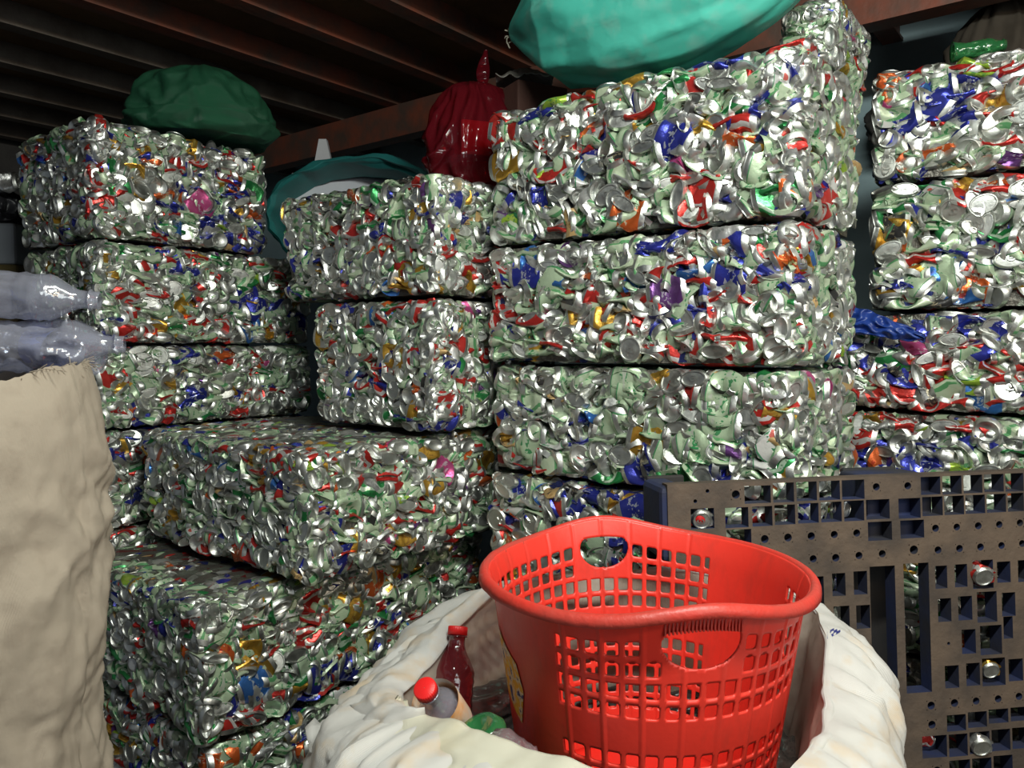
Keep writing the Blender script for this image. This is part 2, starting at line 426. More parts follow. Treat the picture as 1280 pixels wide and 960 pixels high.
    def sheet(o, u, v):
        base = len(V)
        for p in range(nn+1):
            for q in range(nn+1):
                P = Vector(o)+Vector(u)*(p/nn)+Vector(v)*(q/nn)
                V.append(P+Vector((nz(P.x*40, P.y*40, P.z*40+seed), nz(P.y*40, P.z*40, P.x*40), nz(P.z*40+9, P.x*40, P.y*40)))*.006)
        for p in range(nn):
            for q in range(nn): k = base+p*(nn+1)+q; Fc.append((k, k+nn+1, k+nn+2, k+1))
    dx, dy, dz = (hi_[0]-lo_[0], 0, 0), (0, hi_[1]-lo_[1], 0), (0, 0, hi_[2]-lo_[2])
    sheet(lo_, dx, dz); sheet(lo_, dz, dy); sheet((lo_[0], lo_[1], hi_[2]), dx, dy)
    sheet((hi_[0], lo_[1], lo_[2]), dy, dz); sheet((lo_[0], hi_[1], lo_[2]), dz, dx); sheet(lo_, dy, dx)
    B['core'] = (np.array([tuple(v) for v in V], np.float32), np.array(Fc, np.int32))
    return B

GREEN = dict(mint=1.9, pale=2.0, red=.45, blue=.5, gold=.6)
DULL = dict(silver=2.4, mint=1.2, blue=.6, gold=.9, red=.8)
HOT = dict(red=1.9, blue=2.0, gold=1.5, mint=.7)
CZ = [2.07, 1.72, 1.41, 1.12, .82, .55, .27, 0]
cc = ('topmost full bale of the tallest front stack, under the teal sack',
      'second bale down in the tallest front stack, silver discs and a blue and tan can',
      'third bale down in the tallest front stack, mostly pale green cans, below the dark seam',
      'fourth bale down in the tallest front stack, red and blue cans behind the red basket',
      'fifth bale down in the tallest front stack, hidden mostly behind basket and pallet')
for i, (lab, bi) in enumerate(zip(cc, (dict(silver=1.5, red=1.3), dict(silver=1.5, red=1.3, blue=.9), GREEN, dict(red=2, blue=3, purple=2), {}))):
    bale(lab, 1.576, .506, .45, .83, CZ[i+1], CZ[i]-.003, 'RLT' if i == 0 else 'RL', bi, i+1, strip=(.12, .08), rise=.02, turn=(0, .012, -.008, .01, 0)[i], broad=.3, density=.87)
bale('small dull silver bale rising behind the right end of the teal sack', 1.80, .512, .30, .13, 2.075, 2.235, 'RLT', DULL, 9, strip=(.1, .1), density=1.5)
LZ = [2.085, 1.757, 1.46, 1.215, .93, .64]
for i, lab in enumerate(('top bale of the left stack, red blue and gold cans, below the dark green bag',
                         'second bale of the left stack, beside the clear bottles, streaks of red and green',
                         'third bale of the left stack, just above the flat ledge of cans',
                         'narrow strip of bale between the beige sack and the dark sided bale',
                         'lower narrow strip of bale right beside the beige sack')):
    X = (122-640)/962*2.13; p = E12(Vector((X, 2.13, 0)))
    bale(lab, p[0], p[1]+.01, (.575, .73, .74, .74, .74)[i], .52, LZ[i+1], LZ[i]-.003, 'RLT' if i == 0 else 'RL', (HOT, dict(red=1.5, gold=1.4, mint=1.3), dict(mint=1.5, silver=1.3), HOT, {})[i], 20+i, strip=(.12, .1), rise=.03, turn=(.015, -.01, 0, 0, 0)[i], broad=.12)
p = E12(Vector(((545-640)/962*1.95, 1.95, 0)))
bale('upper bale of the recessed stack, below the red plastic bag', p[0], p[1], .55, .655, 1.585, 1.90, 'RLT', dict(silver=1.6), 30, strip=(.12, .1))
bale('dim bale under the red bag stack, directly above the flat ledge of cans', p[0], p[1], .55, .50, 1.228, 1.578, 'RL', dict(silver=1.7, mint=1.1, red=.9), 31, turn=.01)
p = E12(Vector(((380-640)/962*1.7, 1.7, 0)))
bale('large low bale with a dark left side and a flat top ledge in view', p[0], p[1], .80, .77, .905, 1.222, 'RLT', dict(mint=1.2, gold=1.4, silver=1.3), 32, strip=(.37, .05))
p = E12(Vector(((243-640)/962*1.62, 1.62, 0)))
bale('lowest visible bale, greenish, left of the white sack, jutting out furthest', p[0], p[1], .95, .65, .575, .897, 'RLT', dict(green=2.2, mint=1.6, red=1.0), 33, strip=(.2, .1))
bale('bale at the bottom edge of the picture, below the jutting greenish bale', p[0]+.02, p[1]+.01, .78, .64, .29, .568, 'RL', dict(green=2), 34)
bale('bottom bale on the floor below the jutting greenish bale', p[0], p[1], .8, .65, 0, .283, 'R', {}, 35, density=.6)
RZ = [2.15, 1.868, 1.545, 1.29, .98, .66, .33, 0]
for i, lab in enumerate(('top bale at the far right, blue and red cans, in front of the bluish wall',
                         'second bale down at the far right, beside the dark vertical gap',
                         'third bale down at the far right, with a long blue wrapper at its corner',
                         'fourth bale down at the far right, red cans just above the pallet',
                         'bale seen through the holes of the dark pallet', 'lower bale seen through the slots of the dark pallet')):
    RB = bale(lab, 2.13, -.28, .45, .80 if i < 2 else .93, RZ[i+1], RZ[i]-.003, 'LT' if i == 0 else 'L', (dict(blue=1.5, silver=1.6), dict(silver=1.5, mint=1.2), dict(blue=1.6, mint=1.3), dict(red=1.8, blue=1.5), {}, {})[i], 40+i, strip=(.14, .0), turn=(.01, 0, -.012, .008, 0, 0)[i], broad=.15, density=.9)
    if i == 2: WRAP = RB
bale('floor bale of the far right stack behind the pallet', 2.13, -.28, .45, .8, 0, .322, '', {}, 47)
bale('floor level bale of the left stack', E12(Vector(((122-640)/962*2.13, 2.13, 0)))[0], E12(Vector(((122-640)/962*2.13, 2.13, 0)))[1]+.01, .64, .63, 0, .632, '', {}, 48)
bale('floor level bale of the tallest front stack', 1.576, .506, .45, .83, 0, .542, '', {}, 49)

# colours of single cans that stand out in the photograph: (x, y, colour, kind)
SPOTS = [(962,148,'blue','flat'),(800,87,'gold','puck'),(680,190,'red','taco'),(745,178,'blue','flat'),(655,390,'red','flat'),(625,138,'red','flat'),(628,160,'red','puck'),
 (668,155,'blue','flat'),(722,108,'red','puck'),(745,128,'red','flat'),(808,132,'red','flat'),(906,97,'gold','flat'),(905,82,'blue','flat'),(985,85,'red','taco'),(990,75,'white','puck'),
 (850,105,'green','flat'),(905,120,'green','puck'),(948,138,'blue','flat'),(925,152,'red','puck'),(820,150,'gold','flat'),(828,180,'blue','puck'),(612,205,'gold','flat'),
 (862,228,'red','flat'),(872,255,'red','flat'),(940,230,'mint','flat'),(955,245,'green','flat'),(1010,248,'red','flat'),(850,305,'blue','flat'),(892,326,'tan','flat'),(862,345,'sky','flat'),
 (945,288,'orange','flat'),(985,285,'red','taco'),(838,292,'gold','flat'),(955,338,'red','flat'),(690,360,'red','flat'),(770,368,'red','flat'),(860,367,'purple','flat'),(885,372,'red','flat'),
 (945,375,'red','puck'),(640,378,'red','flat'),(755,392,'gold','flat'),(740,397,'red','flat'),(815,390,'red','taco'),(845,400,'blue','flat'),(882,395,'blue','flat'),(850,385,'red','flat'),
 (893,430,'red','flat'),(840,443,'red','puck'),(870,440,'red','flat'),(905,432,'red','flat'),(765,485,'mint','flat'),(770,500,'mint','flat'),(820,475,'mint','flat'),(880,480,'mint','flat'),
 (855,496,'red','flat'),(830,505,'gold','flat'),(880,494,'gold','flat'),(645,515,'blue','puck'),(622,540,'orange','flat'),(735,530,'blue','puck'),(735,555,'blue','flat'),(650,545,'mint','flat'),
 (680,555,'mint','flat'),(780,590,'green','puck'),(850,590,'green','flat'),(815,588,'blue','puck'),(910,597,'blue','flat'),(940,595,'blue','flat'),(680,590,'red','flat'),(655,590,'blue','flat'),
 (750,605,'blue','flat'),(810,612,'gold','flat'),(695,620,'tan','flat'),(640,608,'gold','flat'),(860,565,'mint','flat'),(830,575,'pale','flat'),
 (215,207,'red','flat'),(255,205,'red','flat'),(170,195,'blue','flat'),(170,168,'blue','flat'),(205,215,'blue','flat'),(240,200,'gold','puck'),(265,212,'red','flat'),(325,200,'blue','flat'),(300,205,'gold','puck'),
 (210,237,'orange','flat'),(285,240,'orange','puck'),(265,235,'red','flat'),(150,222,'gold','flat'),(215,260,'blue','flat'),(240,263,'pink','flat'),(245,278,'blue','flat'),(320,282,'blue','flat'),(310,290,'blue','flat'),
 (160,275,'red','puck'),(185,283,'red','flat'),(95,295,'blue','flat'),(205,328,'blue','flat'),(240,335,'red','flat'),(265,322,'green','flat'),(305,330,'red','flat'),(145,340,'green','puck'),(140,372,'gold','flat'),
 (190,345,'red','flat'),(260,355,'red','flat'),(305,358,'green','flat'),(315,372,'blue','flat'),(265,390,'red','taco'),(285,400,'red','flat'),(135,410,'blue','flat'),(197,420,'gold','flat'),(230,393,'gold','flat'),(330,410,'gold','flat'),
 (370,400,'blue','flat'),(150,473,'red','flat'),(165,480,'gold','flat'),(195,490,'gold','flat'),(265,450,'red','flat'),(280,490,'gold','flat'),(305,465,'red','flat'),(205,505,'red','flat'),(170,515,'blue','flat'),(225,515,'blue','flat'),(260,508,'green','flat'),
 (478,243,'green','flat'),(460,255,'green','flat'),(500,205,'gold','puck'),(470,218,'purple','flat'),(550,285,'red','flat'),(535,225,'red','flat'),(550,330,'red','flat'),(500,320,'red','flat'),(440,300,'red','flat'),(565,343,'red','puck'),(545,350,'gold','flat'),
 (440,355,'red','flat'),(505,390,'red','flat'),(465,440,'red','flat'),(490,462,'red','flat'),(475,485,'red','flat'),(500,445,'gold','flat'),(458,458,'blue','puck'),(575,370,'mint','flat'),(570,390,'mint','flat'),(560,435,'red','flat'),(600,432,'red','flat'),
 (423,556,'blue','puck'),(535,585,'tan','flat'),(525,543,'green','flat'),(580,540,'red','flat'),(560,558,'orange','flat'),(485,563,'pink','puck'),(500,580,'red','flat'),(425,578,'lime','flat'),(460,560,'orange','puck'),(540,525,'blue','flat'),
 (600,610,'red','puck'),(450,675,'red','flat'),(430,698,'blue','flat'),(485,710,'gold','puck'),(460,725,'orange','puck'),(345,590,'red','flat'),(275,570,'red','flat'),(415,672,'gold','puck'),(305,730,'blue','flat'),(355,725,'gold','flat'),(485,657,'gold','flat'),
 (390,782,'red','flat'),(365,790,'red','flat'),(435,765,'gold','flat'),(480,775,'red','flat'),(500,765,'red','flat'),(310,818,'gold','flat'),(325,805,'red','puck'),(345,870,'red','puck'),(310,875,'red','flat'),(408,857,'blue','puck'),(285,880,'blue','flat'),
 (275,785,'green','flat'),(360,915,'blue','flat'),(370,935,'orange','flat'),(205,742,'blue','flat'),(150,665,'red','flat'),(155,620,'blue','puck'),(160,540,'blue','puck'),(145,575,'blue','flat'),(150,690,'mint','flat'),
 (1105,105,'orange','puck'),(1150,122,'blue','flat'),(1135,90,'red','flat'),(1175,138,'blue','flat'),(1215,125,'blue','flat'),(1265,90,'red','flat'),(1245,105,'gold','puck'),(1190,62,'green','puck'),(1215,70,'lime','flat'),(1240,70,'green','flat'),(1160,165,'red','flat'),(1130,150,'blue','flat'),
 (1260,130,'red','flat'),(1150,235,'blue','flat'),(1190,240,'gold','flat'),(1222,237,'red','flat'),(1192,278,'blue','puck'),(1135,268,'green','flat'),(1240,292,'green','flat'),(1170,290,'green','puck'),(1135,297,'gold','flat'),(1162,315,'red','puck'),(1255,315,'blue','flat'),(1090,325,'green','puck'),(1250,300,'red','flat'),
 (1130,360,'red','puck'),(1215,350,'orange','flat'),(1110,400,'blue','flat'),(1140,408,'blue','flat'),(1085,395,'blue','flat'),(1170,398,'red','flat'),(1200,392,'blue','flat'),(1160,435,'red','flat'),(1200,435,'red','flat'),(1245,440,'red','flat'),(1100,440,'blue','flat'),(1150,470,'blue','flat'),(1235,482,'sky','flat'),(1270,487,'orange','puck'),
 (1140,500,'red','flat'),(1165,497,'red','flat'),(1125,495,'red','flat'),(1200,515,'red','flat'),(1215,520,'red','flat'),(1260,510,'red','flat'),(1072,500,'red','flat'),(1195,490,'lime','flat'),(1110,500,'green','puck'),(1210,575,'blue','flat'),(1150,585,'blue','flat'),(1075,580,'blue','flat')]
def project(Pw):
    c, s = math.cos(PITCH), math.sin(PITCH); z = Pw[:, 2]-EYE
    d = Pw[:, 1]*c-z*s; u = Pw[:, 1]*s+z*c
    return 640+F*Pw[:, 0]/d, 480-F*u/d, d
def npM(M): return np.array(M, dtype=np.float64)
FULL = [npM(c['bale']['MW']) @ npM(c['M']) for c in CANS]
def splat(occ):
    """how many 4-pixel cells of the frame show each can: nearest sample per cell"""
    cell, dep, idx = [], [], []
    for i, (c, M) in enumerate(zip(CANS, FULL)):
        V = (LOV if c['lo'] else VAR)[c['vi']]['V']; Pw = V @ M[:3, :3].T + M[:3, 3]
        x, y, d = project(Pw); ok = (x >= 0) & (x < 1280) & (y >= 0) & (y < 960) & (d > .1)
        cell.append((y[ok]//4).astype(np.int64)*320+(x[ok]//4).astype(np.int64)); dep.append(d[ok]); idx.append(np.full(ok.sum(), i))
    for Pw in occ:
        x, y, d = project(Pw); ok = (x >= 0) & (x < 1280) & (y >= 0) & (y < 960) & (d > .1)
        cell.append((y[ok]//4).astype(np.int64)*320+(x[ok]//4).astype(np.int64)); dep.append(d[ok]); idx.append(np.full(ok.sum(), -1))
    cell = np.concatenate(cell); dep = np.concatenate(dep); idx = np.concatenate(idx)
    o = np.lexsort((dep, cell)); cell = cell[o]; idx = idx[o]
    first = np.ones(len(cell), bool); first[1:] = cell[1:] != cell[:-1]
    w = idx[first]; w = w[w >= 0]
    return np.bincount(w, minlength=len(CANS))
OCC = []                                     # world points of things that stand in front of the bales
COLW = dict(red='red', orange='orange', blue='blue', sky='light blue', green='green', lime='lime green', gold='gold', purple='purple', pink='pink', tan='tan', dark='black', white='white')
def finish_bales():
    hits = splat([])
    ctr = np.array([M[:3, 3] for M in FULL]); cx, cy, cd_ = project(ctr)
    used = set(); vis = np.array([(h > 6) and not c['lo'] for h, c in zip(hits, CANS)])
    for (x, y, col, kind) in SPOTS:
        got = 0; d2 = np.where(vis, (cx-x)**2+(cy-y)**2, 1e9); sc_ = np.where(d2 < 26**2, (d2+60)/np.minimum(hits, 60), 1e9)
        for i in np.argsort(sc_)[:5]:
            if i in used: continue
            if d2[i] < 26**2:
                used.add(i); c = CANS[i]; c['color'] = col
                if kind == 'flat' and VAR[c['vi']]['kind'] not in ('flat', 'taco'):
                    c['vi'] = BYK['flat'][i % len(BYK['flat'])]
                    loc = c['M'].translation.copy()
                    Rm = frame(c['n'], None, (Vector((0, 0, 1)).cross(c['n']) if abs(c['n'].z) < .5 else Vector((0, 1, 0))) + Vector((0, 0, R.gauss(0, .3))))
                    c['M'] = Matrix.Translation(fit_in(loc, VAR[c['vi']]['V'], Rm, c['lim'])) @ Rm.to_4x4()
                    FULL[i] = npM(c['bale']['MW']) @ npM(c['M'])
            got += 1
            if got > 1 or kind == 'puck' or col in ('tan', 'white', 'purple', 'pink', 'sky'): break
    hits = splat(OCC)
    for i, c in enumerate(CANS): c['h'] = int(hits[i])
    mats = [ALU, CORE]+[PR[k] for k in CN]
    for B in BALES:
        cans = sorted(B['cans'], key=lambda c: -c['h'])
        show = [c for c in cans if c['h'] > 0 and not c['lo']][:100]; ids = {id(c) for c in show}
        for c in show:
            o = can_object(c['vi'], c['color'], B['root'], c['M'])
            if c['color'] in COLW: o['label'] = COLW[c['color']]+' crushed can'
        rest = [c for c in cans if id(c) not in ids]
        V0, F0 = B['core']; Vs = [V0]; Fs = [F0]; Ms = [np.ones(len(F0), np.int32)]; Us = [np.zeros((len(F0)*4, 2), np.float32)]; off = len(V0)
        for c in rest:
            v = (LOV if c['lo'] else VAR)[c['vi']]; M = npM(c['M'])
            Vs.append((v['V'] @ M[:3, :3].T + M[:3, 3]).astype(np.float32)); Fs.append(v['F']+off); off += len(v['V'])
            Ms.append(np.where(v['M'] == 1, PRI[c['color']], 0)); Us.append(v['UV'])
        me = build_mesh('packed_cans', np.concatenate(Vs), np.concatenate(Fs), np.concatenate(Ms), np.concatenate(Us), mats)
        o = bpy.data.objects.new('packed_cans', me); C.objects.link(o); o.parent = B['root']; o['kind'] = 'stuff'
def decal(x, y, what, color, size, ang=0.0, name='lettering'):
    """printed lettering or mark laid onto the can that shows at pixel (x, y)"""
    from mathutils.bvhtree import BVHTree
    dg = bpy.context.evaluated_depsgraph_get(); d = ray(x, y).normalized()
    ok, loc, nr, fi, ob, mw = sc.ray_cast(dg, Vector((0, 0, EYE)), d)
    if not ok or not ob.name.startswith(('crushed_can', 'can_shell', 'sack_body')) or ob.parent is None: return
    n = -d*.5 + (D1*-1 if d.dot(D1) > d.dot(D2*-1) else D2*-1)*.5; n.normalize()
    t = Vector((0, 0, 1)).cross(n).normalized(); up = n.cross(t)
    if isinstance(what, str):
        cu = bpy.data.curves.new('lettering', 'FONT'); cu.body = what; cu.size = 1.0; cu.align_x = 'CENTER'; cu.align_y = 'CENTER'; cu.offset = .02
        tmp = bpy.data.objects.new('lettering', cu); me = bpy.data.meshes.new_from_object(tmp); vs = [(v.co.x, v.co.y) for v in me.vertices]; fs = [tuple(p.vertices) for p in me.polygons]
        bpy.data.objects.remove(tmp); bpy.data.meshes.remove(me)
    else: vs, fs = what
    bv = BVHTree.FromPolygons([ob.matrix_world @ v.co for v in ob.data.vertices], [tuple(p.vertices) for p in ob.data.polygons])
    inv = ob.matrix_world.inverted(); co = []; hit = []
    c, sn = math.cos(ang), math.sin(ang)
    for (a, b) in vs:
        P = loc + t*((a*c-b*sn)*size) + up*((a*sn+b*c)*size)
        h, hn, i, ds = bv.ray_cast(P+n*.05, -n, .10)
        hit.append(h is not None); co.append(inv @ ((h if h else P)+n*.0012))
    fs = [f for f in fs if all(hit[i] for i in f)]
    if fs: mesh(name, co, fs, color, smooth=False, parent=ob)
def star():
    v = [(0, 0)]+[((.5 if k % 2 == 0 else .2)*math.sin(PI*k/5), (.5 if k % 2 == 0 else .2)*math.cos(PI*k/5)) for k in range(10)]
    return v, [(0, k+1, (k+1) % 10+1) for k in range(10)]
def ring(r0, r1, a0=0, a1=2*PI, n=20):
    v = [(r*math.cos(a0+(a1-a0)*k/n), r*math.sin(a0+(a1-a0)*k/n)) for k in range(n+1) for r in (r0, r1)]
    return v, [(2*k, 2*k+2, 2*k+3, 2*k+1) for k in range(n)]
def block(w, h, nx=6, ny=4):
    v = [((i/nx-.5)*w, (j/ny-.5)*h) for j in range(ny+1) for i in range(nx+1)]
    return v, [(j*(nx+1)+i, j*(nx+1)+i+1, (j+1)*(nx+1)+i+1, (j+1)*(nx+1)+i) for j in range(ny) for i in range(nx)]
#==PART2==
# ------------------------------------------------------------------ the shed
def struct(o, label, cat): return tag(o, label, cat, None, 'structure')
m_floor = m_simple('stained_concrete', (.10, .09, .08), (.18, .165, .15), 3, .8)
m_ceil = m_simple('brown_boards', (.19, .105, .045), (.12, .065, .03), 4, .75)
m_joist = m_simple('rusty_paint', (.22, .062, .034), (.10, .06, .045), 9, .55, .0, .4, 40)
m_joist2 = m_simple('weathered_steel', (.17, .14, .115), (.10, .075, .058), 7, .5, .2, .4, 40)
m_wall = m_simple('blue_grey_paint', (.42, .56, .60), (.32, .45, .48), 3, .7)
rot = Matrix.Rotation(TH, 4, 'Z')
b = MB().box((-1.9, -2.6, -.1), (3.2, 4.9, 0), M=rot).build('floor', m_floor); struct(b, 'stained concrete floor of the shed', 'floor')
b = MB().box((-1.9, -2.6, 2.63), (3.2, 4.9, 2.68), M=rot).build('ceiling', m_ceil); struct(b, 'dark brown board ceiling over the stacks', 'ceiling')
b = MB().box((3.1, -2.6, 0), (3.2, 4.9, 2.63), M=rot).build('wall_back', m_wall); struct(b, 'bluish grey painted wall behind the stacks', 'wall')
b = MB().box((-1.9, 4.8, 0), (3.1, 4.9, 2.63), M=rot).build('wall_left', m_simple('dark_wall', (.06, .055, .05), (.035, .03, .03))); struct(b, 'dark far wall on the left', 'wall')
for i, e2 in enumerate((4.64, 4.25, 3.86, 3.45, 3.03, 2.64, 2.25, 1.88, 1.48, 1.08, .68, .28, -.12, -.6)):
    w = .022
    mb = MB().box((-1.8, e2-w, 2.55), (3.08, e2+w, 2.63), M=rot).box((-1.8, e2-w-.012, 2.545), (3.08, e2+w+.012, 2.556), M=rot)
    o = mb.build('trim_%d' % (i+1), m_joist if e2 < 2.9 else m_joist2)
    struct(o, ('rust red' if e2 < 2.9 else 'greyish weathered')+' ceiling joist running back over the stacks', 'joist'); o['group'] = 'ceiling joists'
o = MB().box((2.46, -2.5, 2.40), (2.54, 4.8, 2.543), M=rot).build('trim_15', m_joist); struct(o, 'rust red cross beam under the far end of the joists', 'beam')

# ------------------------------------------------------------------ light
def area(name, loc, target, sx, sy, power, col):
    l = bpy.data.lights.new(name, 'AREA'); l.shape = 'RECTANGLE'; l.size = sx; l.size_y = sy; l.energy = power; l.color = col
    o = bpy.data.objects.new(name, l); C.objects.link(o); o.location = loc
    o.rotation_euler = (Vector(target)-Vector(loc)).to_track_quat('-Z', 'Y').to_euler()
area('open_front_daylight', (1.6, -1.2, 1.95), (.0, 1.8, 1.3), 1.3, 1.3, 17, (.93, 1.0, .99))
area('tube_lamp', (.40, .28, 2.5), (.34, 1.35, 1.25), .9, .12, 33, (.95, 1, .93))
area('warm_tube_lamp', (1.5, -.55, 2.3), (.5, 1.3, .9), .9, .12, 9, (1, .74, .46))
wd = bpy.data.worlds.new('world'); sc.world = wd; wd.use_nodes = True
bg = wd.node_tree.nodes['Background']; bg.inputs[0].default_value = (.80, .90, 1.0, 1); bg.inputs[1].default_value = .115

# ------------------------------------------------------------------ red basket
BC = Vector((.187, 1.075, 0)); BZ0, BZ1 = .80, 1.143; HA = math.radians(9)
m_red = m_simple('red_plastic', (.74, .022, .012), (.66, .03, .018), 5, .42, 0, .12, 90)
def m_basket():
    k = N('worn_red_plastic'); p = k.obj
    g = k.ramp(k.noise(k.n('ShaderNodeMapping', {'Vector': p, 'Scale': (9, 9, 3)}).outputs[0], 3, 5, .65), [(.5, (0,)*3), (.78, (1,)*3)])
    c = k.mix(k.math('MULTIPLY', g, .5), (.74, .042, .026), (.36, .045, .03))
    return k.done(k.bsdf(c, .40, 0, k.bump(k.noise(p, 80, 3), .12, .003)))
m_basket_ = m_basket()
m_rim = m_simple('scuffed_rim', (.62, .035, .022), (.44, .05, .035), 12, .45, 0, .3, 90)
NT, NZ = 594, 132
def wrap(a): return (a+PI) % (2*PI)-PI
def bump_h(phi):
    d0, d1 = abs(wrap(phi-HA)), abs(wrap(phi-HA-PI))
    return .021*(math.exp(-(d0/.42)**2)+math.exp(-(d1/.42)**2))
def b_rad(t): return .166+.049*t+.006*max(0, (t-.88)/.12)**2
PIT = 2*PI/54
def sdf(phi, s):
    """signed distance (m) to the nearest hole in the basket wall; s = metres below the rim"""
    best = 1.0
    dh = wrap(phi-HA); db = wrap(phi-HA-PI)
    for d, w in ((dh, .050), (db, .043)):
        x = d*.214; y = s-.036
        if y < 0: q = math.hypot(max(abs(x)-(w-.012), 0), max(-y-.0, 0)) - .012 if abs(x) > w-.012 else -y-.012
        else: q = (math.hypot(x/w, y/.030)-1)*.028
        best = min(best, max(q, -y-.012))
    deg = math.degrees(wrap(phi))
    solid = -86 < deg < -40 or 94 < deg < 140
    if not solid:
        k = round(phi/PIT); x = (phi-k*PIT)*.208
        for row, yc in enumerate((.040, .0645, .089, .1135, .178, .2025, .227, .2515, .276)):
            kc = k*PIT; eh = wrap(kc-HA)*.214; eb = wrap(kc-HA-PI)*.214
            if math.hypot(max(abs(eh)-.010, 0)/.052, max(yc-.036-.010, 0)/.032) < 1 or math.hypot(max(abs(eb)-.010, 0)/.045, max(yc-.036-.010, 0)/.032) < 1: continue
            h = .0085; rr = .0035; c = abs(math.degrees(wrap(k*PIT)))
            qx, qy = abs(x)-h+rr, abs(s-yc)-h+rr
            q = math.hypot(max(qx, 0), max(qy, 0))+min(max(qx, qy), 0)-rr
            kd = math.degrees(wrap(k*PIT))
            if -86 < kd < -40 or 94 < kd < 140: continue
            best = min(best, q)
    return best
def basket():
    root = empty('laundry_basket', (BC.x, BC.y, BZ0)); tag(root, 'round red plastic basket with square holes standing in the white sack', 'basket')
    H = BZ1-BZ0; vs = []; uv = []; keepv = []
    P = np.zeros((NZ+1, NT, 2))
    step = H/NZ; dth = 2*PI/NT
    for j in range(NZ+1):
        for i in range(NT):
            phi = i*dth; s = (NZ-j)*step
            q = sdf(phi, s)
            if abs(q) < .0016:
                e = .0004
                gx = (sdf(phi+e/.21, s)-sdf(phi-e/.21, s))/(2*e); gy = (sdf(phi, s+e)-sdf(phi, s-e))/(2*e)
                g2 = gx*gx+gy*gy
                if g2 > .2: phi -= q*gx/g2/.21; s -= q*gy/g2
            P[j, i] = (phi, s)
    def pos(phi, s):
        t = 1-s/H; h = bump_h(phi)*max(0, 1-s/.10)
        r = b_rad(t)
        kd = (phi/PIT*.5) % 1.0
        kg = math.degrees(wrap(phi))
        if abs(kd-.25) < .035 and not (-86 < kg < -40 or 94 < kg < 140): r += .0012
        return Vector((r*math.sin(phi), -r*math.cos(phi), (H-s)+h))
    vs = [pos(*P[j, i]) for j in range(NZ+1) for i in range(NT)]
    fs = []
    for j in range(NZ):
        for i in range(NT):
            i2 = (i+1) % NT
            pc = (i+.5)*dth; s = (NZ-j-.5)*step
            if sdf(pc, s) > 0: fs.append((j*NT+i, j*NT+i2, (j+1)*NT+i2, (j+1)*NT+i))
    o = mesh('basket_wall', vs, fs, m_basket_, parent=root)
    m = o.modifiers.new('thickness', 'SOLIDIFY'); m.thickness = .003; m.offset = 0
    OCC.append(np.array([tuple(v+Vector((BC.x, BC.y, BZ0))) for k_, v in enumerate(vs) if sdf(*P[k_//NT, k_ % NT]) > 0]))
    # rolled rim
    prof = [(-.002, -.004), (.000, .002), (.004, .0045), (.009, .003), (.0125, -.002), (.0135, -.010), (.011, -.011), (.009, -.004), (.003, -.002), (-.001, -.008)]
    def rim(u, v):
        phi = u*2*PI; a, z = prof[int(round(v*(len(prof)-1)))]
        r = b_rad(1)+a+.001*nz(phi*9, 3); 
        return Vector((r*math.sin(phi), -r*math.cos(phi), H+bump_h(phi)+z))
    surf('rim', rim, 200, len(prof)-1, m_rim, root)
    def bot(u, v):
        phi = u*2*PI; r = .171*(1-v)+.001; return Vector((r*math.sin(phi), -r*math.cos(phi), .004*v))
    surf('basket_base', bot, 64, 8, m_red, root, solid=.003)
    # grip teeth under the front handle
    mb = MB()
    for k in range(22):
        phi = HA+(k-10.5)*.0205; r = b_rad(.93)+.002
        c = Vector((r*math.sin(phi), -r*math.cos(phi), H+bump_h(phi)-.024))
        mb.box((-.0010, -.003, -.007), (.0010, .004, .007), M=Matrix.Translation(c) @ Matrix.Rotation(phi, 4, 'Z'))
    mb.build('grip_teeth', m_rim, root)
    # torn label on the solid panel
    k = N('torn_label'); p = k.uv
    c = k.ramp(k.noise(p, 4.5, 3), [(.3, (.03, .05, .22)), (.4, (.75, .62, .45)), (.5, (.85, .45, .02)), (.62, (.85, .6, .06)), (.72, (.62, .25, .22))], 'CONSTANT')
    ml = k.done(k.bsdf(c, .5))
    def lab(u, v):
        phi = math.radians(-84+24*u*(1-.35*abs(v-.4))); s = .07+.085*v+.03*u
        t = 1-s/H; r = b_rad(t)+.0028; return Vector((r*math.sin(phi), -r*math.cos(phi), H-s))
    o = surf('sticker', lab, 16, 16, ml, root, closed=False); o['label'] = 'torn yellow and blue sticker'
basket()

# ------------------------------------------------------------------ white sack round the basket
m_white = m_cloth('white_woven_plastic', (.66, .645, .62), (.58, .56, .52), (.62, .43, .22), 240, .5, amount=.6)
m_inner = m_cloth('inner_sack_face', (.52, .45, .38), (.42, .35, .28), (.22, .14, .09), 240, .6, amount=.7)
SC = Vector((.115, .985, 0))
RIMP = [at(*q) for q in ((1030, 850, .99), (1030, 790, 1.10), (1008, 752, 1.20), (930, 722, 1.29), (850, 712, 1.33), (740, 716, 1.345), (645, 728, 1.31), (585, 768, 1.22), (528, 838, 1.08), (499, 874, .98),
    (520, 892, .91), (566, 908, .85), (625, 930, .79), (720, 965, .725), (830, 1000, .68), (930, 990, .70), (1000, 950, .78), (1030, 900, .88))]
RIMN = len(RIMP)
def rim_at(f):
    i = int(math.floor(f)) % RIMN; t = f-math.floor(f)
    p0, p1, p2, p3 = (RIMP[(i+k-1) % RIMN] for k in range(4))
    return .5*((2*p1)+(p2-p0)*t+(2*p0-5*p1+4*p2-p3)*t*t+(3*p1-p0-3*p2+p3)*t**3)
SC = sum(RIMP, Vector())/RIMN; SC.z = 0
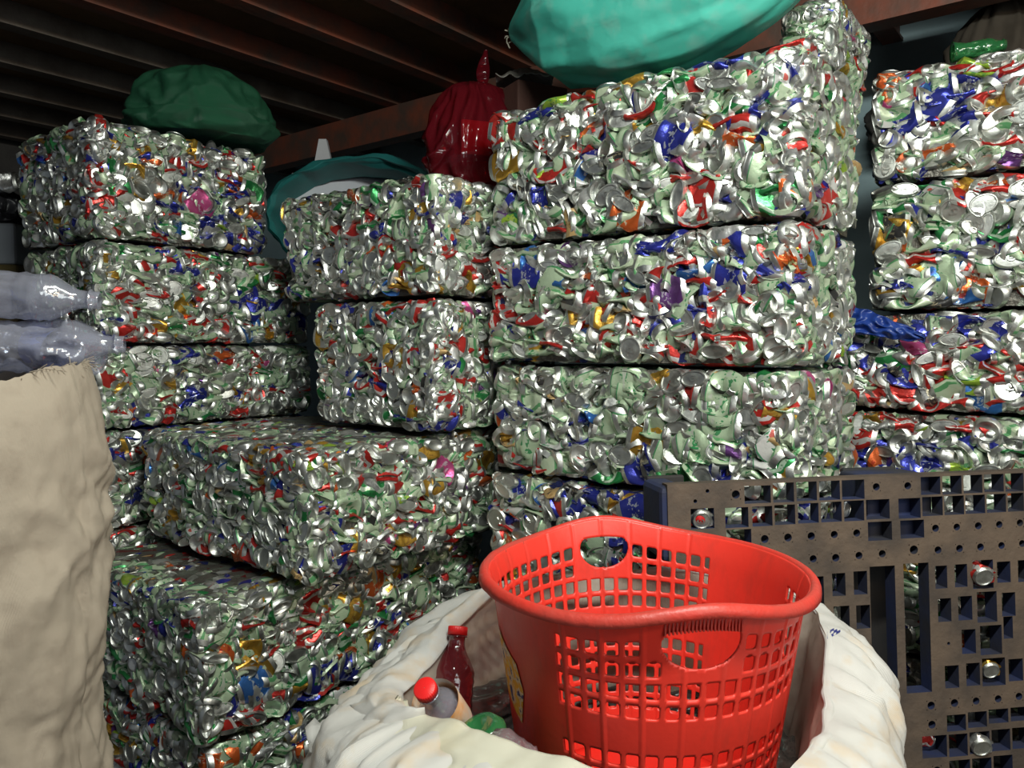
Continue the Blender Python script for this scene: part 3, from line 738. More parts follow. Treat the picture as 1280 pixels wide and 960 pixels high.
def rimpt(a):
    f = (a/(2*PI)) % 1.0*RIMN; p = rim_at(f); d = rim_at(f+.15)-rim_at(f-.15); n = Vector((d.y, -d.x, 0)).normalized()
    ca, sa = math.cos(a), math.sin(a)
    p = p + Vector((0, 0, .006*nz(ca*4, sa*4, 5)+.003*nz(ca*11, sa*11, 2))) + n*(.005*nz(ca*6, sa*6, 9))
    return p, n
def tri(x): return abs((x % 1.0)-.5)*2
def crease(a, v, seed=0):
    """sharp gathered folds running out from the rim, bent and broken by noise"""
    ca, sa = math.cos(a), math.sin(a)
    w = nz(ca*2.5+seed, sa*2.5, v*2.2); w2 = nz(ca*6, sa*6+seed, v*5)
    f1 = tri(a*2.1+w*1.5+v*.5); f2 = tri(a*4.3+w2*1.2-v*1.3+w); f3 = tri(v*3.5+w*2.2+a*.8)
    return .020*(f1-.5)+.011*(f2-.5)+.010*(f3-.5)*min(1, v*3)+.006*w2
def wr(a, v, f, amp):
    return amp*(ridge(math.cos(a)*f, math.sin(a)*f, v*2.0)-.3)
def sack_out(u, v):
    a = u*2*PI; p, n = rimpt(a)
    # v: 0 at the rim, 1 at the floor; shoulders swell outward, then the sack drops to the floor
    drop = v**1.35*(p.z-.004)
    sw = .115*(1-math.exp(-v*9)) + .025*math.sin(min(1, v*2.4)*PI)*.8 - .13*v
    if n.x < 0: sw += .045*(-n.x)*(1-math.exp(-v*16))
    if n.x > .2: sw += .01*n.x*(1-math.exp(-v*7))
    w = min(1, v*14)
    d = crease(a, v)*w*1.15 + fbm(math.cos(a)*9, math.sin(a)*9, v*9)*.007*w
    q = p + n*(sw+d); q.z -= drop - (1-v)**3*w*(.012*nz(math.cos(a)*5, math.sin(a)*5, v*7)+crease(a+.15*nz(v*4, a), v, 3)*1.1)
    if v > .98: q.z = .004
    return q
def sack_in(u, v):
    a = u*2*PI; p, n = rimpt(a)
    q = p - n*(.03*v + (.03 if n.y < 0 else .0)*v + wr(a, v, 4, .008)*min(1, v*6)); q.z = p.z-.33*v
    return q
root = empty('woven_sack', (0, 0, 0)); root.location = (0, 0, 0)
tag(root, 'open white woven plastic sack holding the red basket and bottles', 'sack')
surf('sack_body', lambda u, v: sack_out(u, v**1.6), 260, 120, m_white, root, uvs=(1.6, 1))
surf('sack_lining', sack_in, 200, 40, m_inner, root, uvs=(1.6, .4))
def roll(u, v):                               # thick folded hem that closes rim and lining
    a = u*2*PI; p, n = rimpt(a); t = v*2*PI; rr = .005+.003*nz(math.cos(a)*4, math.sin(a)*4, 8)+.0015*nz(math.cos(a)*15, math.sin(a)*15, v*4)
    return p + n*(.004+rr*1.25*math.cos(t)) + Vector((0, 0, rr*.8*math.sin(t)-.004))
surf('folded_hem', roll, 260, 14, m_white, root, uvs=(1.6, .1))
def flap(u, v):                               # broad turned-down lip on the left and the near side
    a = 2*PI*(9.3+4.6*u)/RIMN; p, n = rimpt(a)
    w = .16*math.sin(min(1, max(0, u*1.05))*PI)**.6
    r = .022*math.sin(v*PI)
    q = p + n*(.0-.006*math.cos(v*PI*.9) + w*v*.85 + crease(a, v, 4)*v*1.2*math.sin(u*PI)**.5)
    q.z += .003 - w*v*v*.9 + .010*ridge(u*5+v, v*2)*v
    return q
o = surf('turned_down_lip', flap, 60, 30, m_cloth('cream_cloth', (.74, .72, .60), (.68, .64, .50), (.62, .50, .26), 240, .5, amount=.3), root, closed=False, solid=.003)
def flap2(u, v):                              # crumpled lip hanging out on the far left
    a = 2*PI*(6.3+3.9*u)/RIMN; p, n = rimpt(a)
    w = .15*math.sin(min(1, max(0, u))*PI)**.5
    q = p + n*(-.005 + w*v*.9 + crease(a, v, 9)*v*math.sin(u*PI)**.5)
    q.z += .012*math.sin(min(1, v*2)*PI) - w*v*v*.45 + 1.3*crease(a*1.6, v, 2)*v*math.sin(u*PI)
    return q
surf('crumpled_lip', flap2, 60, 30, m_white, root, closed=False, solid=.003)
def fill(u, v):
    a = u*2*PI; r = (1-v); p, n = rimpt(a); o = Vector((BC.x+.178*math.cos(a), BC.y+.178*math.sin(a), 0)); q = o.lerp(Vector((p.x, p.y, 0))-n*.03, r)
    return Vector((q.x, q.y, .835+.03*ridge(q.x*14, q.y*14)+.015*nz(q.x*40, q.y*40)))
o = surf('bottle_fill', fill, 80, 24, m_clear('dim_plastic', (.35, .33, .33), .7, (.10, .085, .08)), root); o['kind'] = 'stuff'; o['label'] = 'dim heap of flattened plastic bottles'
for ob in list(root.children):
    if ob.name.startswith(('sack_body', 'turned', 'crumpled')): OCC.append(np.array([tuple(v.co) for v in ob.data.vertices]))

# ------------------------------------------------------------------ bottles
CLEAR = m_clear('clear_bottle', (.84, .86, .93), .26, (.58, .59, .70), .14)
def bottle(name, label, loc, direction, mat, cap=None, band=None, L=.24, r=.031, group=None, roll_=0.0, crush=0.0, seed=0, bandz=(.42, .66)):
    z = Vector(direction).normalized(); M = Matrix.Translation(loc) @ z.to_track_quat('Z', 'Y').to_matrix().to_4x4()
    root = empty(name, loc); root.rotation_euler = M.to_euler(); tag(root, label, 'bottle', group)
    pr = [(.001, .012), (.012, .010), (.020, .003), (.026, .0), (r, .012)]
    k = 22
    for i in range(k+1):
        t = i/k; rr = r*(1-.05*(math.sin(t*k*1.05)**2)*(1 if t < .4 or t > .66 else 0)); pr.append((rr, .016+t*(L*.66-.016)))
    for i in range(1, 9):
        t = i/8; pr.append((.0125+(r-.0125)*(math.cos(t*PI)+1)/2, L*.66+t*L*.24))
    pr += [(.0125, L*.93), (.0155, L*.932), (.0155, L*.938), (.0125, L*.94), (.0125, L*.985), (.010, L*.99)]
    n = len(pr)-1
    def fn(u, v):
        a = u*2*PI; R_, zz = pr[int(round(v*n))]
        w = min(1, max(0, (zz-.01)/.03))*min(1, max(0, (L*.85-zz)/.05))
        f = 1+crush*w*(1.6*ridge(math.cos(a)*1.5+seed, math.sin(a)*1.5, zz*22)-1.0)
        return Vector((R_*f*math.cos(a), R_*f*math.sin(a)*(1-crush*.5*w), zz))
    surf('bottle_body', fn, 40, n, mat, root)
    if cap:
        cp = [(.0005, L*1.004), (.0135, L*1.004), (.0148, L*.998), (.0148, L*.943), (.0136, L*.943)]
        o = surf('cap', lambda u, v: Vector(((cp[int(round(v*4))][0]*(1+.02*math.sin(u*2*PI*30)))*math.cos(u*2*PI), cp[int(round(v*4))][0]*(1+.02*math.sin(u*2*PI*30))*math.sin(u*2*PI), cp[int(round(v*4))][1])), 120, 4, cap[0], root)
        o['label'] = cap[1]
    if band:
        z0, z1 = L*bandz[0], L*bandz[1]
        o = surf('bottle_label', lambda u, v: Vector(((r*(1-crush*.2)+.0012)*math.cos(u*2*PI), (r*(1-crush*.2)+.0012)*(1-crush*.5)*math.sin(u*2*PI), z0+(z1-z0)*v)), 40, 6, band[0], root)
        o['label'] = band[1]
    return root
m_capred = m_simple('red_cap', (.78, .02, .02), (.68, .015, .015), 5, .35)
m_capblue = m_simple('blue_cap', (.03, .05, .55), (.02, .03, .42), 5, .35)
m_lorange = m_simple('orange_label', (.80, .30, .02), (.75, .70, .60), 22, .45)
m_lblue = m_simple('blue_label', (.03, .06, .48), (.30, .36, .60), 14, .35)
m_reddrink = m_clear('reddish_bottle', (.62, .22, .24), .35, (.22, .03, .04), .08)
m_greenb = m_clear('green_bottle', (.30, .62, .36), .4, (.05, .30, .10), .1)
m_pinkb = m_clear('crinkled_clear_plastic', (.80, .66, .68), .35, (.42, .33, .36), .2)
g = 'bottles in the white sack'
bottle('plastic_bottle', 'upright reddish bottle with red cap leaning at the back of the white sack', (-.098, 1.075, .835), (.08, .44, 1), m_reddrink, (m_capred, 'red screw cap'), None, .21, .032, g)
bottle('plastic_bottle', 'bottle with red cap and orange label pointing forward in the white sack', (-.058, 1.075, .875), (-.24, -.55, .68), CLEAR, (m_capred, 'red screw cap'), (m_lorange, 'orange and white label'), .20, .031, g, bandz=(.5, .8))
bottle('plastic_bottle', 'green bottomed bottle lying near the basket in the white sack', (-.045, .935, .985), (.35, .05, -.75), m_greenb, None, None, .16, .034, g)
bottle('plastic_bottle', 'crinkled pinkish clear bottle lying along the near edge of the white sack', at(606, 936, .865), (.106, -.045, -.055), m_pinkb, None, None, .20, .034, g, crush=.22, seed=3)
for i, (lo, di, lab) in enumerate((((-.115, 1.16, .875), (.75, .65, .0), 'dim clear bottle lying behind the others in the white sack'),)):
    bottle('plastic_bottle', lab, lo, di, m_clear('shade_dimmed_bottle', (.5, .48, .48), .5, (.16, .14, .135), .06), None, None, .23, .033, g, crush=.15, seed=i+6)  # clear plastic tinted darker to imitate the dim inside of the sack

# ------------------------------------------------------------------ beige sack at the left
BS = Vector((-.762, 1.02, 0))
m_beige = m_cloth('dusty_beige_cloth', (.46, .39, .31), (.37, .31, .24), (.24, .19, .145), 300, .8, amount=.45, spec=.15)
def bs_rim(a):
    return 1.400+.034*math.cos(a-.55)+.012*nz(math.cos(a)*3, math.sin(a)*3, 7)+.004*nz(a*14, 1)
def beige(u, v):
    a = u*2*PI; z = bs_rim(a)*(1-v)+.003
    r = .190-.022*math.exp(-v*22)+.008*math.sin(v*9+1.3)
    tw = a*1.0 - z*3.5
    w = min(1, v*8)
    cw = nz(math.cos(a)*2, math.sin(a)*2, z*4); c2 = nz(math.cos(a)*5, math.sin(a)*5, z*11)
    r += w*(.012*(ridge(math.cos(a-z*2.1)*1.6, math.sin(a-z*2.1)*1.6, z*6.5)-.3) + .009*(tri(z*6.5+a*.9+cw*1.6)-.5) + .006*(tri(z*15-a*1.6+c2*1.3)-.5)*(.5+cw) + .004*fbm(math.cos(a)*7, math.sin(a)*7, z*20))
    return Vector((BS.x+r*math.cos(a), BS.y+r*math.sin(a), z))
root = empty('woven_sack', (0, 0, 0)); tag(root, 'tall dusty beige sack of clear bottles at the left edge', 'sack')
o = surf('sack_body', beige, 220, 260, m_beige, root, uvs=(1.3, 1.4)); OCC.append(np.array([tuple(v.co) for v in o.data.vertices]))
def bl(u, v):
    a = u*2*PI; z = bs_rim(a); r = .168-.012*v; return Vector((BS.x+r*math.cos(a), BS.y+r*math.sin(a), z-.12*v))
surf('sack_lining', bl, 160, 12, m_beige, root)
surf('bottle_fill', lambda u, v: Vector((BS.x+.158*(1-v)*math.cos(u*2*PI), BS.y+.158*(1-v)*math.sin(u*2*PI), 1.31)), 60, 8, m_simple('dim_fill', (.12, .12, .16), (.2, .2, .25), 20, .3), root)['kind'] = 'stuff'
mb = MB(); rr = random.Random(5)
for k in range(230):
    a = rr.random()*2*PI; z = bs_rim(a); r0 = .169; p = Vector((BS.x+r0*math.cos(a), BS.y+r0*math.sin(a), z-.004)); n = Vector((math.cos(a), math.sin(a), 0))
    l = rr.uniform(.006, .022); q = Vector((rr.gauss(0, .5), rr.gauss(0, .5), rr.gauss(0, .5)))
    mb.tube([p, p+(n*.5+Vector((0, 0, .6))+q*.5)*l*.5, p+(n*.9+q+Vector((0, 0, .15)))*l], .0006, 3)
o = mb.build('frayed_threads', m_beige, root); o['kind'] = 'stuff'
g = 'clear bottles on top of the beige sack'
for lo, di, cap, band, lab, cr, L, r in (
    ((-.80, 1.06, 1.535), (.95, .18, -.06), None, None, 'clear bottle lying highest on the beige sack', .12, .22, .034),
    ((-.87, 1.0, 1.455), (.86, -.32, .10), None, (m_lblue, 'blue label'), 'blue labelled clear bottle at the left edge above the beige sack', .12, .23, .036),
    ((-.735, .925, 1.40), (.10, .25, .60), (m_capblue, 'blue cap'), None, 'clear bottle with blue cap at the frayed rim of the beige sack', .1, .10, .030),
    ((-.76, 1.08, 1.455), (.9, .25, .02), None, None, 'crushed clear bottle resting in the middle of the beige sack', .28, .20, .040),
    ((-.605, 1.12, 1.440), (-.8, .12, .16), None, (m_lblue, 'blue label'), 'crushed clear bottle at the right rim of the beige sack', .25, .15, .034),
    ((-.86, .905, 1.375), (.95, .05, .12), (m_capblue, 'blue cap'), (m_lblue, 'blue label'), 'blue banded clear bottle just behind the frayed near rim of the beige sack', .15, .15, .034)):
    bottle('plastic_bottle', lab, lo, di, CLEAR, cap, band, L, r, g, crush=cr, seed=L*30)

# ------------------------------------------------------------------ pallet
PT = at(834, 606, 1.455); PU = (at(1280, 588, 1.53)-PT).normalized()
nrm = Vector((-.10, -1, .0)); nrm = (nrm-PU*nrm.dot(PU)).normalized()     # face normal towards the camera
PV = PU.cross(nrm)*-1
if PV.z > 0: PV = -PV
lean = math.radians(3.0); PV = (PV*math.cos(lean)+nrm*math.sin(lean)).normalized(); PN = PU.cross(PV).normalized()
if PN.y > 0: PN = -PN
def uvp(x, y):
    r = ray(x, y); o = Vector((0, 0, EYE)); t = (PT-o).dot(PN)/r.dot(PN); q = o+r*t-PT
    return q.dot(PU), q.dot(PV)
m_deck = m_simple('dirty_pallet_face', (.115, .080, .056), (.058, .043, .034), 11, .8, 0, .6, 60)
m_pblue = m_simple('blue_pallet_plastic', (.014, .024, .085), (.026, .026, .036), 9, .75)
m_pdark = m_simple('grimy_dark_plastic', (.016, .017, .022), (.028, .024, .022), 8, .8)
def A_(x, y): return 820+x/5.333, 580+y/5.333
def B_(x, y): return 1040+x/5.333, 580+y/5.333
def C_(x, y): return 1040+x/4.8, 760+y/4.8
def D_(x, y): return 920+x/3.556, 690+y/3.556
RECT = []; CIRC = []
def rc(f, x0, y0, x1, y1):
    u0, v0 = uvp(*f((x0+x1)/2, y0)); u1, v1 = uvp(*f((x0+x1)/2, y1)); l, vm = uvp(*f(x0, (y0+y1)/2)); r_, _ = uvp(*f(x1, (y0+y1)/2))
    RECT.append([l, v0, r_, v1])
def ci(f, x, y, r):
    u, v = uvp(*f(x, y)); CIRC.append((u, v, r/5.333/962*1.47))
for q in ((590,145,765,262),(780,125,920,255),(937,112,1072,245),(1088,108,1226,240)): rc(A_, *q)
rc(B_, 66,96,216,235)
for q in ((592,72,722,204),(736,68,864,202),(877,66,1002,194),(1014,60,1144,186),(1156,56,1276,182)): rc(B_, *q)
for q in ((232,296,388,432),(462,290,616,424),(642,282,776,414),(791,272,928,404),(946,262,1084,394),(1100,252,1238,386)): rc(A_, *q)
for q in ((80,244,214,380),(228,236,384,368),(444,228,590,362),(602,218,738,345),(748,212,880,338),(890,206,1020,330),(1032,200,1160,322),(1172,194,1278,316)): rc(B_, *q)
rc(A_, 470,436,636,560); rc(B_, 240,384,400,510); rc(B_, 456,374,614,494)
for q in ((343,180,13),(262,248,13),(532,203,28)): ci(A_, *q)
for q in ((295,152,25),(505,145,25)): ci(B_, *q)
for q in ((725,500,27),(880,490,27),(1035,480,26),(1048,632,25)): ci(A_, *q)
for q in ((15,470,25),(165,460,25),(690,428,25),(832,420,24),(975,412,25),(1115,403,24),(1253,392,24),(25,625,26),(180,610,25),(335,598,25),(546,572,30),(707,573,25),(850,563,25),(990,553,25),(1130,543,24),(1268,530,24)): ci(B_, *q)
for q in ((2,728,90,880),(145,714,235,870),(262,680,430,1540),(487,660,655,1525),(688,678,768,830),(818,668,902,820),(938,640,1075,830),(1100,650,1190,790),(1240,640,1330,785)): rc(B_, *q)
for q in ((435,240,505,340),(535,236,597,340),(898,206,957,310),(988,196,1050,303),(1072,176,1160,312),(1182,180,1242,285),(1004,344,1066,452),(1086,326,1182,456),(1172,330,1258,434)): rc(D_, *q)
for q in ((678,345,762,480),(806,330,888,466),(902,300,1040,466),(1060,305,1146,438),(690,640,804,738),(816,622,930,716),(940,606,1058,690),(1072,594,1190,676),(542,766,690,898),(702,756,814,890),(826,742,946,872),(958,728,1070,856),(1082,716,1196,842),(705,912,830,1040),(842,900,958,1030),(970,884,1084,1010)): rc(C_, *q)
for q in ((595,585,27),(735,570,27),(865,558,25),(997,545,25),(1122,530,25),(600,700,27),(700,213,11),(630,975,27)): ci(C_, *q)
PW, PH = .98, 1.20
def pallet():
    root = empty('plastic_pallet', PT+PV*PH); tag(root, 'dirty dark plastic pallet with blue inner ribs standing on edge beside the basket', 'pallet')
    inv = root.location
    # repeat the pattern in the part out of frame
    for k in range(8):
        u0 = .655+k*.042
        for v0 in (.012, .055): RECT.append([u0, v0+.002, u0+.036, v0+.038])
    for k in range(6):
        for v0 in (.17, .23, .29, .35): RECT.append([.68+k*.048, v0, .70+k*.048, v0+.044])
    for v0 in (.80, .90, 1.0):
        for k in range(12): RECT.append([.03+k*.075, v0, .075+k*.075, v0+.07])
    for k in range(7): RECT.append([.03+.042*k, .19, .055+.042*k, .25]); RECT.append([.03+.042*k, .28, .055+.042*k, .34])
    # drop overlaps
    ok = []
    for r in RECT:
        r = [max(r[0], .006), max(r[1], .005), min(r[2], PW-.006), min(r[3], PH-.006)]
        if r[2]-r[0] < .008 or r[3]-r[1] < .008: continue
        if all(r[2] <= q[0]+.001 or r[0] >= q[2]-.001 or r[3] <= q[1]+.001 or r[1] >= q[3]-.001 for q in ok): ok.append(r)
    circ = []
    for (u, v, r) in CIRC:
        t = [u-r*1.25, v-r*1.25, u+r*1.25, v+r*1.25]
        if all(t[2] <= q[0] or t[0] >= q[2] or t[3] <= q[1] or t[1] >= q[3] for q in ok) and all(abs(u-c[0]) > (r+c[2])*1.3 or abs(v-c[1]) > (r+c[2])*1.3 for c in circ): circ.append((u, v, r))
    tiles = ok+[[u-r*1.25, v-r*1.25, u+r*1.25, v+r*1.25] for u, v, r in circ]
    us = sorted({0, PW}|{t[0] for t in tiles}|{t[2] for t in tiles}); vv = sorted({0, PH}|{t[1] for t in tiles}|{t[3] for t in tiles})
    def merge(a):
        o = [a[0]]
        for x in a[1:]:
            if x-o[-1] > 1e-6: o.append(x)
        return o
    us, vv = merge(us), merge(vv)
    T = .034
    def P(u, v, d): return PT+PU*u+PV*v-PN*d-inv
    mb = MB()
    inside = np.zeros((len(us)-1, len(vv)-1), bool)
    uc = (np.array(us[1:])+np.array(us[:-1]))/2; vc = (np.array(vv[1:])+np.array(vv[:-1]))/2
    for t in tiles: inside |= ((uc > t[0]) & (uc < t[2]))[:, None] & ((vc > t[1]) & (vc < t[3]))[None, :]
    for j in range(len(vv)-1):        # runs of solid cells along u become one face
        i = 0
        while i < len(us)-1:
            if inside[i, j]: i += 1; continue
            k = i
            while k < len(us)-1 and not inside[k, j]: k += 1
            a, b_, c, d = us[i], us[k], vv[j], vv[j+1]
            mb.quad(P(a, c, 0), P(a, d, 0), P(b_, d, 0), P(b_, c, 0), 0); mb.quad(P(a, c, T), P(b_, c, T), P(b_, d, T), P(a, d, T), 1)
            i = k
    def walls(loop, mi):
        for k in range(len(loop)):
            a, b_ = loop[k], loop[(k+1) % len(loop)]; mb.quad(P(*a, 0), P(*b_, 0), P(*b_, T), P(*a, T), mi)
    for q in ok: walls([(q[0], q[1]), (q[2], q[1]), (q[2], q[3]), (q[0], q[3])], 1)
    walls([(0, 0), (0, PH), (PW, PH), (PW, 0)], 0)
    n = 20
    for (u, v, r) in circ:
        h = r*1.25; ring = [(u+r*math.cos(2*PI*k/n), v+r*math.sin(2*PI*k/n)) for k in range(n)]
        def sq(k):
            c, s = math.cos(2*PI*k/n), math.sin(2*PI*k/n); m = max(abs(c), abs(s)); return (u+h*c/m, v+h*s/m)
        for k in range(n):
            a, b_, c, d = ring[k], ring[(k+1) % n], sq(k+1), sq(k)
            mb.quad(P(*a, 0), P(*b_, 0), P(*c, 0), P(*d, 0), 0); mb.quad(P(*a, T), P(*d, T), P(*c, T), P(*b_, T), 1)
        walls(ring, 1)
    mb.build('deck', [m_deck, m_pblue], root)
    # feet behind the deck and the rear runners
    bas = Matrix((PU, PV, -PN)).transposed().to_4x4(); M = Matrix.Translation(PT-inv) @ bas
    for u0, u1 in ((-.012, .045), (.42, .56), (PW-.06, PW)):
        for v0, v1 in ((.004, .15), (.52, .68), (PH-.15, PH)):
            MB().box((u0, v0, T-.03 if u0 < 0 else T), (u1, v1, .14), M=M).build('block', m_pblue, root, bevel=.012 if u0 < 0 else .006)
    for u0, u1 in ((-.0, .08), (.43, .55), (PW-.09, PW)):
        MB().box((u0, .0, .14), (u1, PH, .155), M=M).build('runner', m_pdark, root, bevel=.004)
    return root
pallet()
OCC.append(np.array([tuple(PT+PU*(i*.004)+PV*(j*.004)) for i in range(0, 165) for j in range(0, 130) if not any(q[0] < i*.004 < q[2] and q[1] < j*.004 < q[3] for q in RECT)]))
def lodged(x, y, kind, color, label, d=.03, s=.8):
    p = at(x, y, 1.0); u, v = uvp(x, y); p = PT+PU*u+PV*v-PN*d
    vi = BYK[kind][0]
    Rm = frame(PU, None, PN+PV*.15) if kind == 'puck' else frame(PN, None, PU+PV*.3)
    root = empty('crushed_can', p); o = can_object(vi, color, root, (Rm*s).to_4x4(), 'can_shell'); tag(root, label, 'can', 'cans stuck in the pallet')
lodged(878, 649, 'puck', 'silver', 'flattened silver can end with a red spot in the top left pallet cell', .018, .60)
lodged(1225, 718, 'puck', 'red', 'crushed red and white can stuck in a pallet hole at the right edge', .004, .62)
lodged(1240, 838, 'puck', 'gold', 'dull gold can end stuck in a pallet hole right of the long slots', .016, .54)
lodged(1224, 931, 'puck', 'silver', 'bright silver can end in the lowest pallet cells', .008, .62)
lodged(1163, 930, 'flat', 'red', 'pale red flattened can in the lowest pallet cell beside the white sack', .022, .36)
lodged(1060, 638, 'wedge', 'silver', 'dull silver can lodged in the second row of pallet cells', .03, .40)

# ------------------------------------------------------------------ sacks on top of the stacks
def pillow(name, label, a, b, R_, zr, mat, part, tip=.12, parts=True, seed=0, wr_=.012, pw=.5, sag=0.0):
    """stuffed sack lying from point a to point b; gathers to a tip at a"""
    ax = b-a; L = ax.length; ax.normalize(); side = Vector((ax.y, -ax.x, 0)).normalized(); up = side.cross(ax)
    if up.z < 0: up = -up
    root = empty(name, a*.5+b*.5); tag(root, label, 'sack'); off = root.location
    def fn(u, v):
        t = v; an = u*2*PI
        r = (math.sin(min(1, max(0.0001, t))*PI)**pw)
        if t < .5: r = min(r, .02/R_+ (t/.32)**.95)
        f = (1-t)**4
        x = math.cos(an); y = math.sin(an)
        w = wr_*(ridge(x*1.6+seed, y*1.6, t*4)-.3)*min(1, t*6) + .003*ridge(x*3.5, y*3.5+seed, t*5) + .002*fbm(x*6, y*6, t*12)
        w += f*.016*math.sin(an*7+seed)*min(1, t*12) + .007*(tri(an*.9+t*1.7+nz(x*1.5+seed, y*1.5, t*3)*.9)-.5)*min(1, t*5)
        rr = r*(R_+w); h = r*(zr+w)
        p = a+ax*(t*L)+side*(rr*x)+up*(h*(abs(y)**.85)*(1 if y > 0 else -1)) + Vector((0, 0, -sag*math.sin(t*PI)))
        return p-off
    return root, surf(part, fn, 120, 120, mat, root, uvs=(1.2, 1.2)), off
m_teal = m_cloth('teal_woven_plastic', (.095, .64, .50), (.07, .54, .42), (.32, .56, .47), 260, .45, amount=.45)
ta = W(1.74, 1.37, 2.335); tb = W(1.635, .50, 2.285)
root, o, off = pillow('stuffed_sack', 'bulging teal woven sack lying on top of the tallest stack', ta, tb, .150, .185, m_teal, 'sack_body', seed=2, pw=.34, sag=.02, wr_=.009)
m_string = m_simple('pale_string', (.55, .5, .4), (.45, .4, .3), 20, .8)
mb = MB()
for k in range(5):
    q = ta-off+Vector((.018, -.01, .0)); mb.tube([q+Vector((.012*math.cos(k*1.3+i*1.1)-.004*i, .012*math.sin(k*1.3+i*1.1), .006*math.sin(k+i)-.006*max(0, i-4)*(k % 3))) for i in range(9)], .0018, 5)
mb.build('tie_string', m_string, root)
m_dgreen = m_cloth('dark_green_plastic', (.020, .115, .058), (.015, .085, .042), (.02, .07, .04), 220, .5, amount=.3)
def heap(name, label, cat, c, rx, ry, h, mat, part, seed=0, ears=0, wr_=.02):
    root = empty(name, c); tag(root, label, cat)
    def fn(u, v):
        a = u*2*PI; t = v
        pr = (math.sin(t*PI/2*1.0+.0))
        ph = t*PI; r = math.sin(ph)**.55 if 0 < t < 1 else 0; z = h*(.5-.5*math.cos(ph))
        if t < .35: r = max(r, .80+.2*math.sin(t/.35*PI/2)) if t > 0 else 0
        r *= 1-.35*max(0, t-.4)/.6
        x, y = math.cos(a), math.sin(a)
        w = wr_*(ridge(x*1.4+seed, y*1.4, t*2.5)-.3) + wr_*1.2*(tri(a*1.3+nz(x*2+seed, y*2, t*2)*1.5+t)-.5)*min(1, t*2) + wr_*.5*ridge(x*3+seed, y*3, t*6)
        pl = .10*math.sin(a*9+seed+t*2)*max(0, t-.6)/.4
        z += ears*max(0, t-.8)*h*(.5+.5*math.sin(a*2+seed))
        return Vector(((rx*(1+pl)+w)*r*x, (ry*(1+pl)+w)*r*y, z))
    return root, surf(part, fn, 120, 90, mat, root, uvs=(1, 1))
c = at(252, 190, 2.57); c.z = 2.118
heap('stuffed_sack', 'dark green plastic sack on the back of the left stack under the joists', 'sack', c, .225, .21, .225, m_dgreen, 'sack_body', 3, .45)
# red plastic bag with its knot ear
k = N('red_film'); p = k.obj
nr = k.bump(k.noise(p, 9, 2), .5, .02)
a_ = k.bsdf((.13, .008, .014), .14, 0, nr); tr = k.n('ShaderNodeBsdfTransparent', {'Color': (.85, .10, .10, 1)}).outputs[0]
m_film = k.done(k.n('ShaderNodeMixShader', {0: .45, 1: a_, 2: tr}).outputs[0])
c = at(592, 195, 2.36); c.z = 1.93
root, o = heap('plastic_bag', 'glossy dark red plastic bag with a knotted ear beside the tallest stack', 'bag', c, .135, .12, .310, m_film, 'bag_film', 8, .04, .022)
def ear(u, v):
    a = u*2*PI; w = .005+.019*math.sin(min(1, v*1.02)*PI*.97)**1.3*(1-.4*v)
    return Vector((.030+w*math.cos(a)-.012*v+.02*v*v, .006*math.sin(a)+.008*ridge(v*3, u), .288+.125*v))
surf('knotted_ear', ear, 24, 24, m_film, root)
o = MB().box((-.05, -.04, 0), (.05, .04, .10), M=Matrix.Rotation(.35, 4, 'Z')).build('carton', m_simple('orange_carton', (.62, .10, .02), (.5, .07, .015), 10, .5), None, bevel=.006)
o.location = c+Vector((.005, -.068, .075)); tag(o, 'orange packet showing through the red plastic bag', 'packet')
c = at(668, 112, 2.35)
mb = MB().box((-.09, -.06, -.155), (.08, .08, 0), M=Matrix.Translation((c.x, c.y, c.z)) @ Matrix.Rotation(.5, 4, 'Z'))
o = mb.build('carton', m_simple('brown_card', (.12, .05, .035), (.08, .035, .025), 6, .8), None, bevel=.005); tag(o, 'dark brown box between the red bag and the teal sack', 'box')
def crumple(u, v): return Vector((c.x-.03+(u-.5)*.17, c.y+(v-.5)*.12, c.z+.016+.035*math.sin(u*PI)*math.sin(v*PI)+.012*ridge(u*4, v*4)))
o = surf('plastic_sheet', crumple, 30, 24, m_simple('grey_film', (.36, .35, .32), (.26, .24, .20), 9, .35), None, closed=False, solid=.002); tag(o, 'crumpled greyish plastic sheet on the dark brown box', 'sheet')
# open teal sack behind the recessed stack
m_teal2 = m_cloth('deep_teal_plastic', (.022, .19, .18), (.016, .14, .14), (.03, .16, .15), 200, .5, amount=.3)
root = empty('open_sack', at(440, 250, 2.82)); tag(root, 'dark teal sack lying open behind the recessed stack with white foam inside', 'sack'); off = root.location
def osk(u, v):
    a = u*2*PI; ca, sa = math.cos(a), math.sin(a)
    c0 = at(443, 268, 2.80); 
    prof = [(.265, .150, .16), (.272, .160, .06), (.278, .168, .0), (.285, .176, -.015), (.298, .192, .0), (.310, .205, .10), (.310, .205, .30), (.25, .16, .50), (.02, .02, .55)]
    f = v*(len(prof)-1); i = min(len(prof)-2, int(f)); t = f-i
    rx, rz, y = [prof[i][q]*(1-t)+prof[i+1][q]*t for q in range(3)]
    w = .010*ridge(ca*3, sa*3, v*3); rx *= 1.06; rz *= 1.06
    up = .05*max(0, ca)*max(0, sa)*(1 if v > .2 else .3)
    return Vector((c0.x+(rx+w)*ca, c0.y+y, c0.z+(rz+w)*sa+up))-off
surf('sack_body', osk, 120, 64, m_teal2, root, uvs=(1, 1))
cc_ = at(400, 250, 2.92)
def foam(u, v): return Vector((cc_.x-.12+.42*u, cc_.y+.06*v+.05*u, cc_.z-.09+.20*v+.012*math.sin(u*5)))
o = surf('foam_sheet', foam, 20, 10, m_simple('white_foam', (.60, .62, .66), (.52, .54, .60), 4, .6), None, closed=False, solid=.012); tag(o, 'white foam sheet inside the open dark teal sack', 'sheet')
pA = at(402, 198, 3.16)
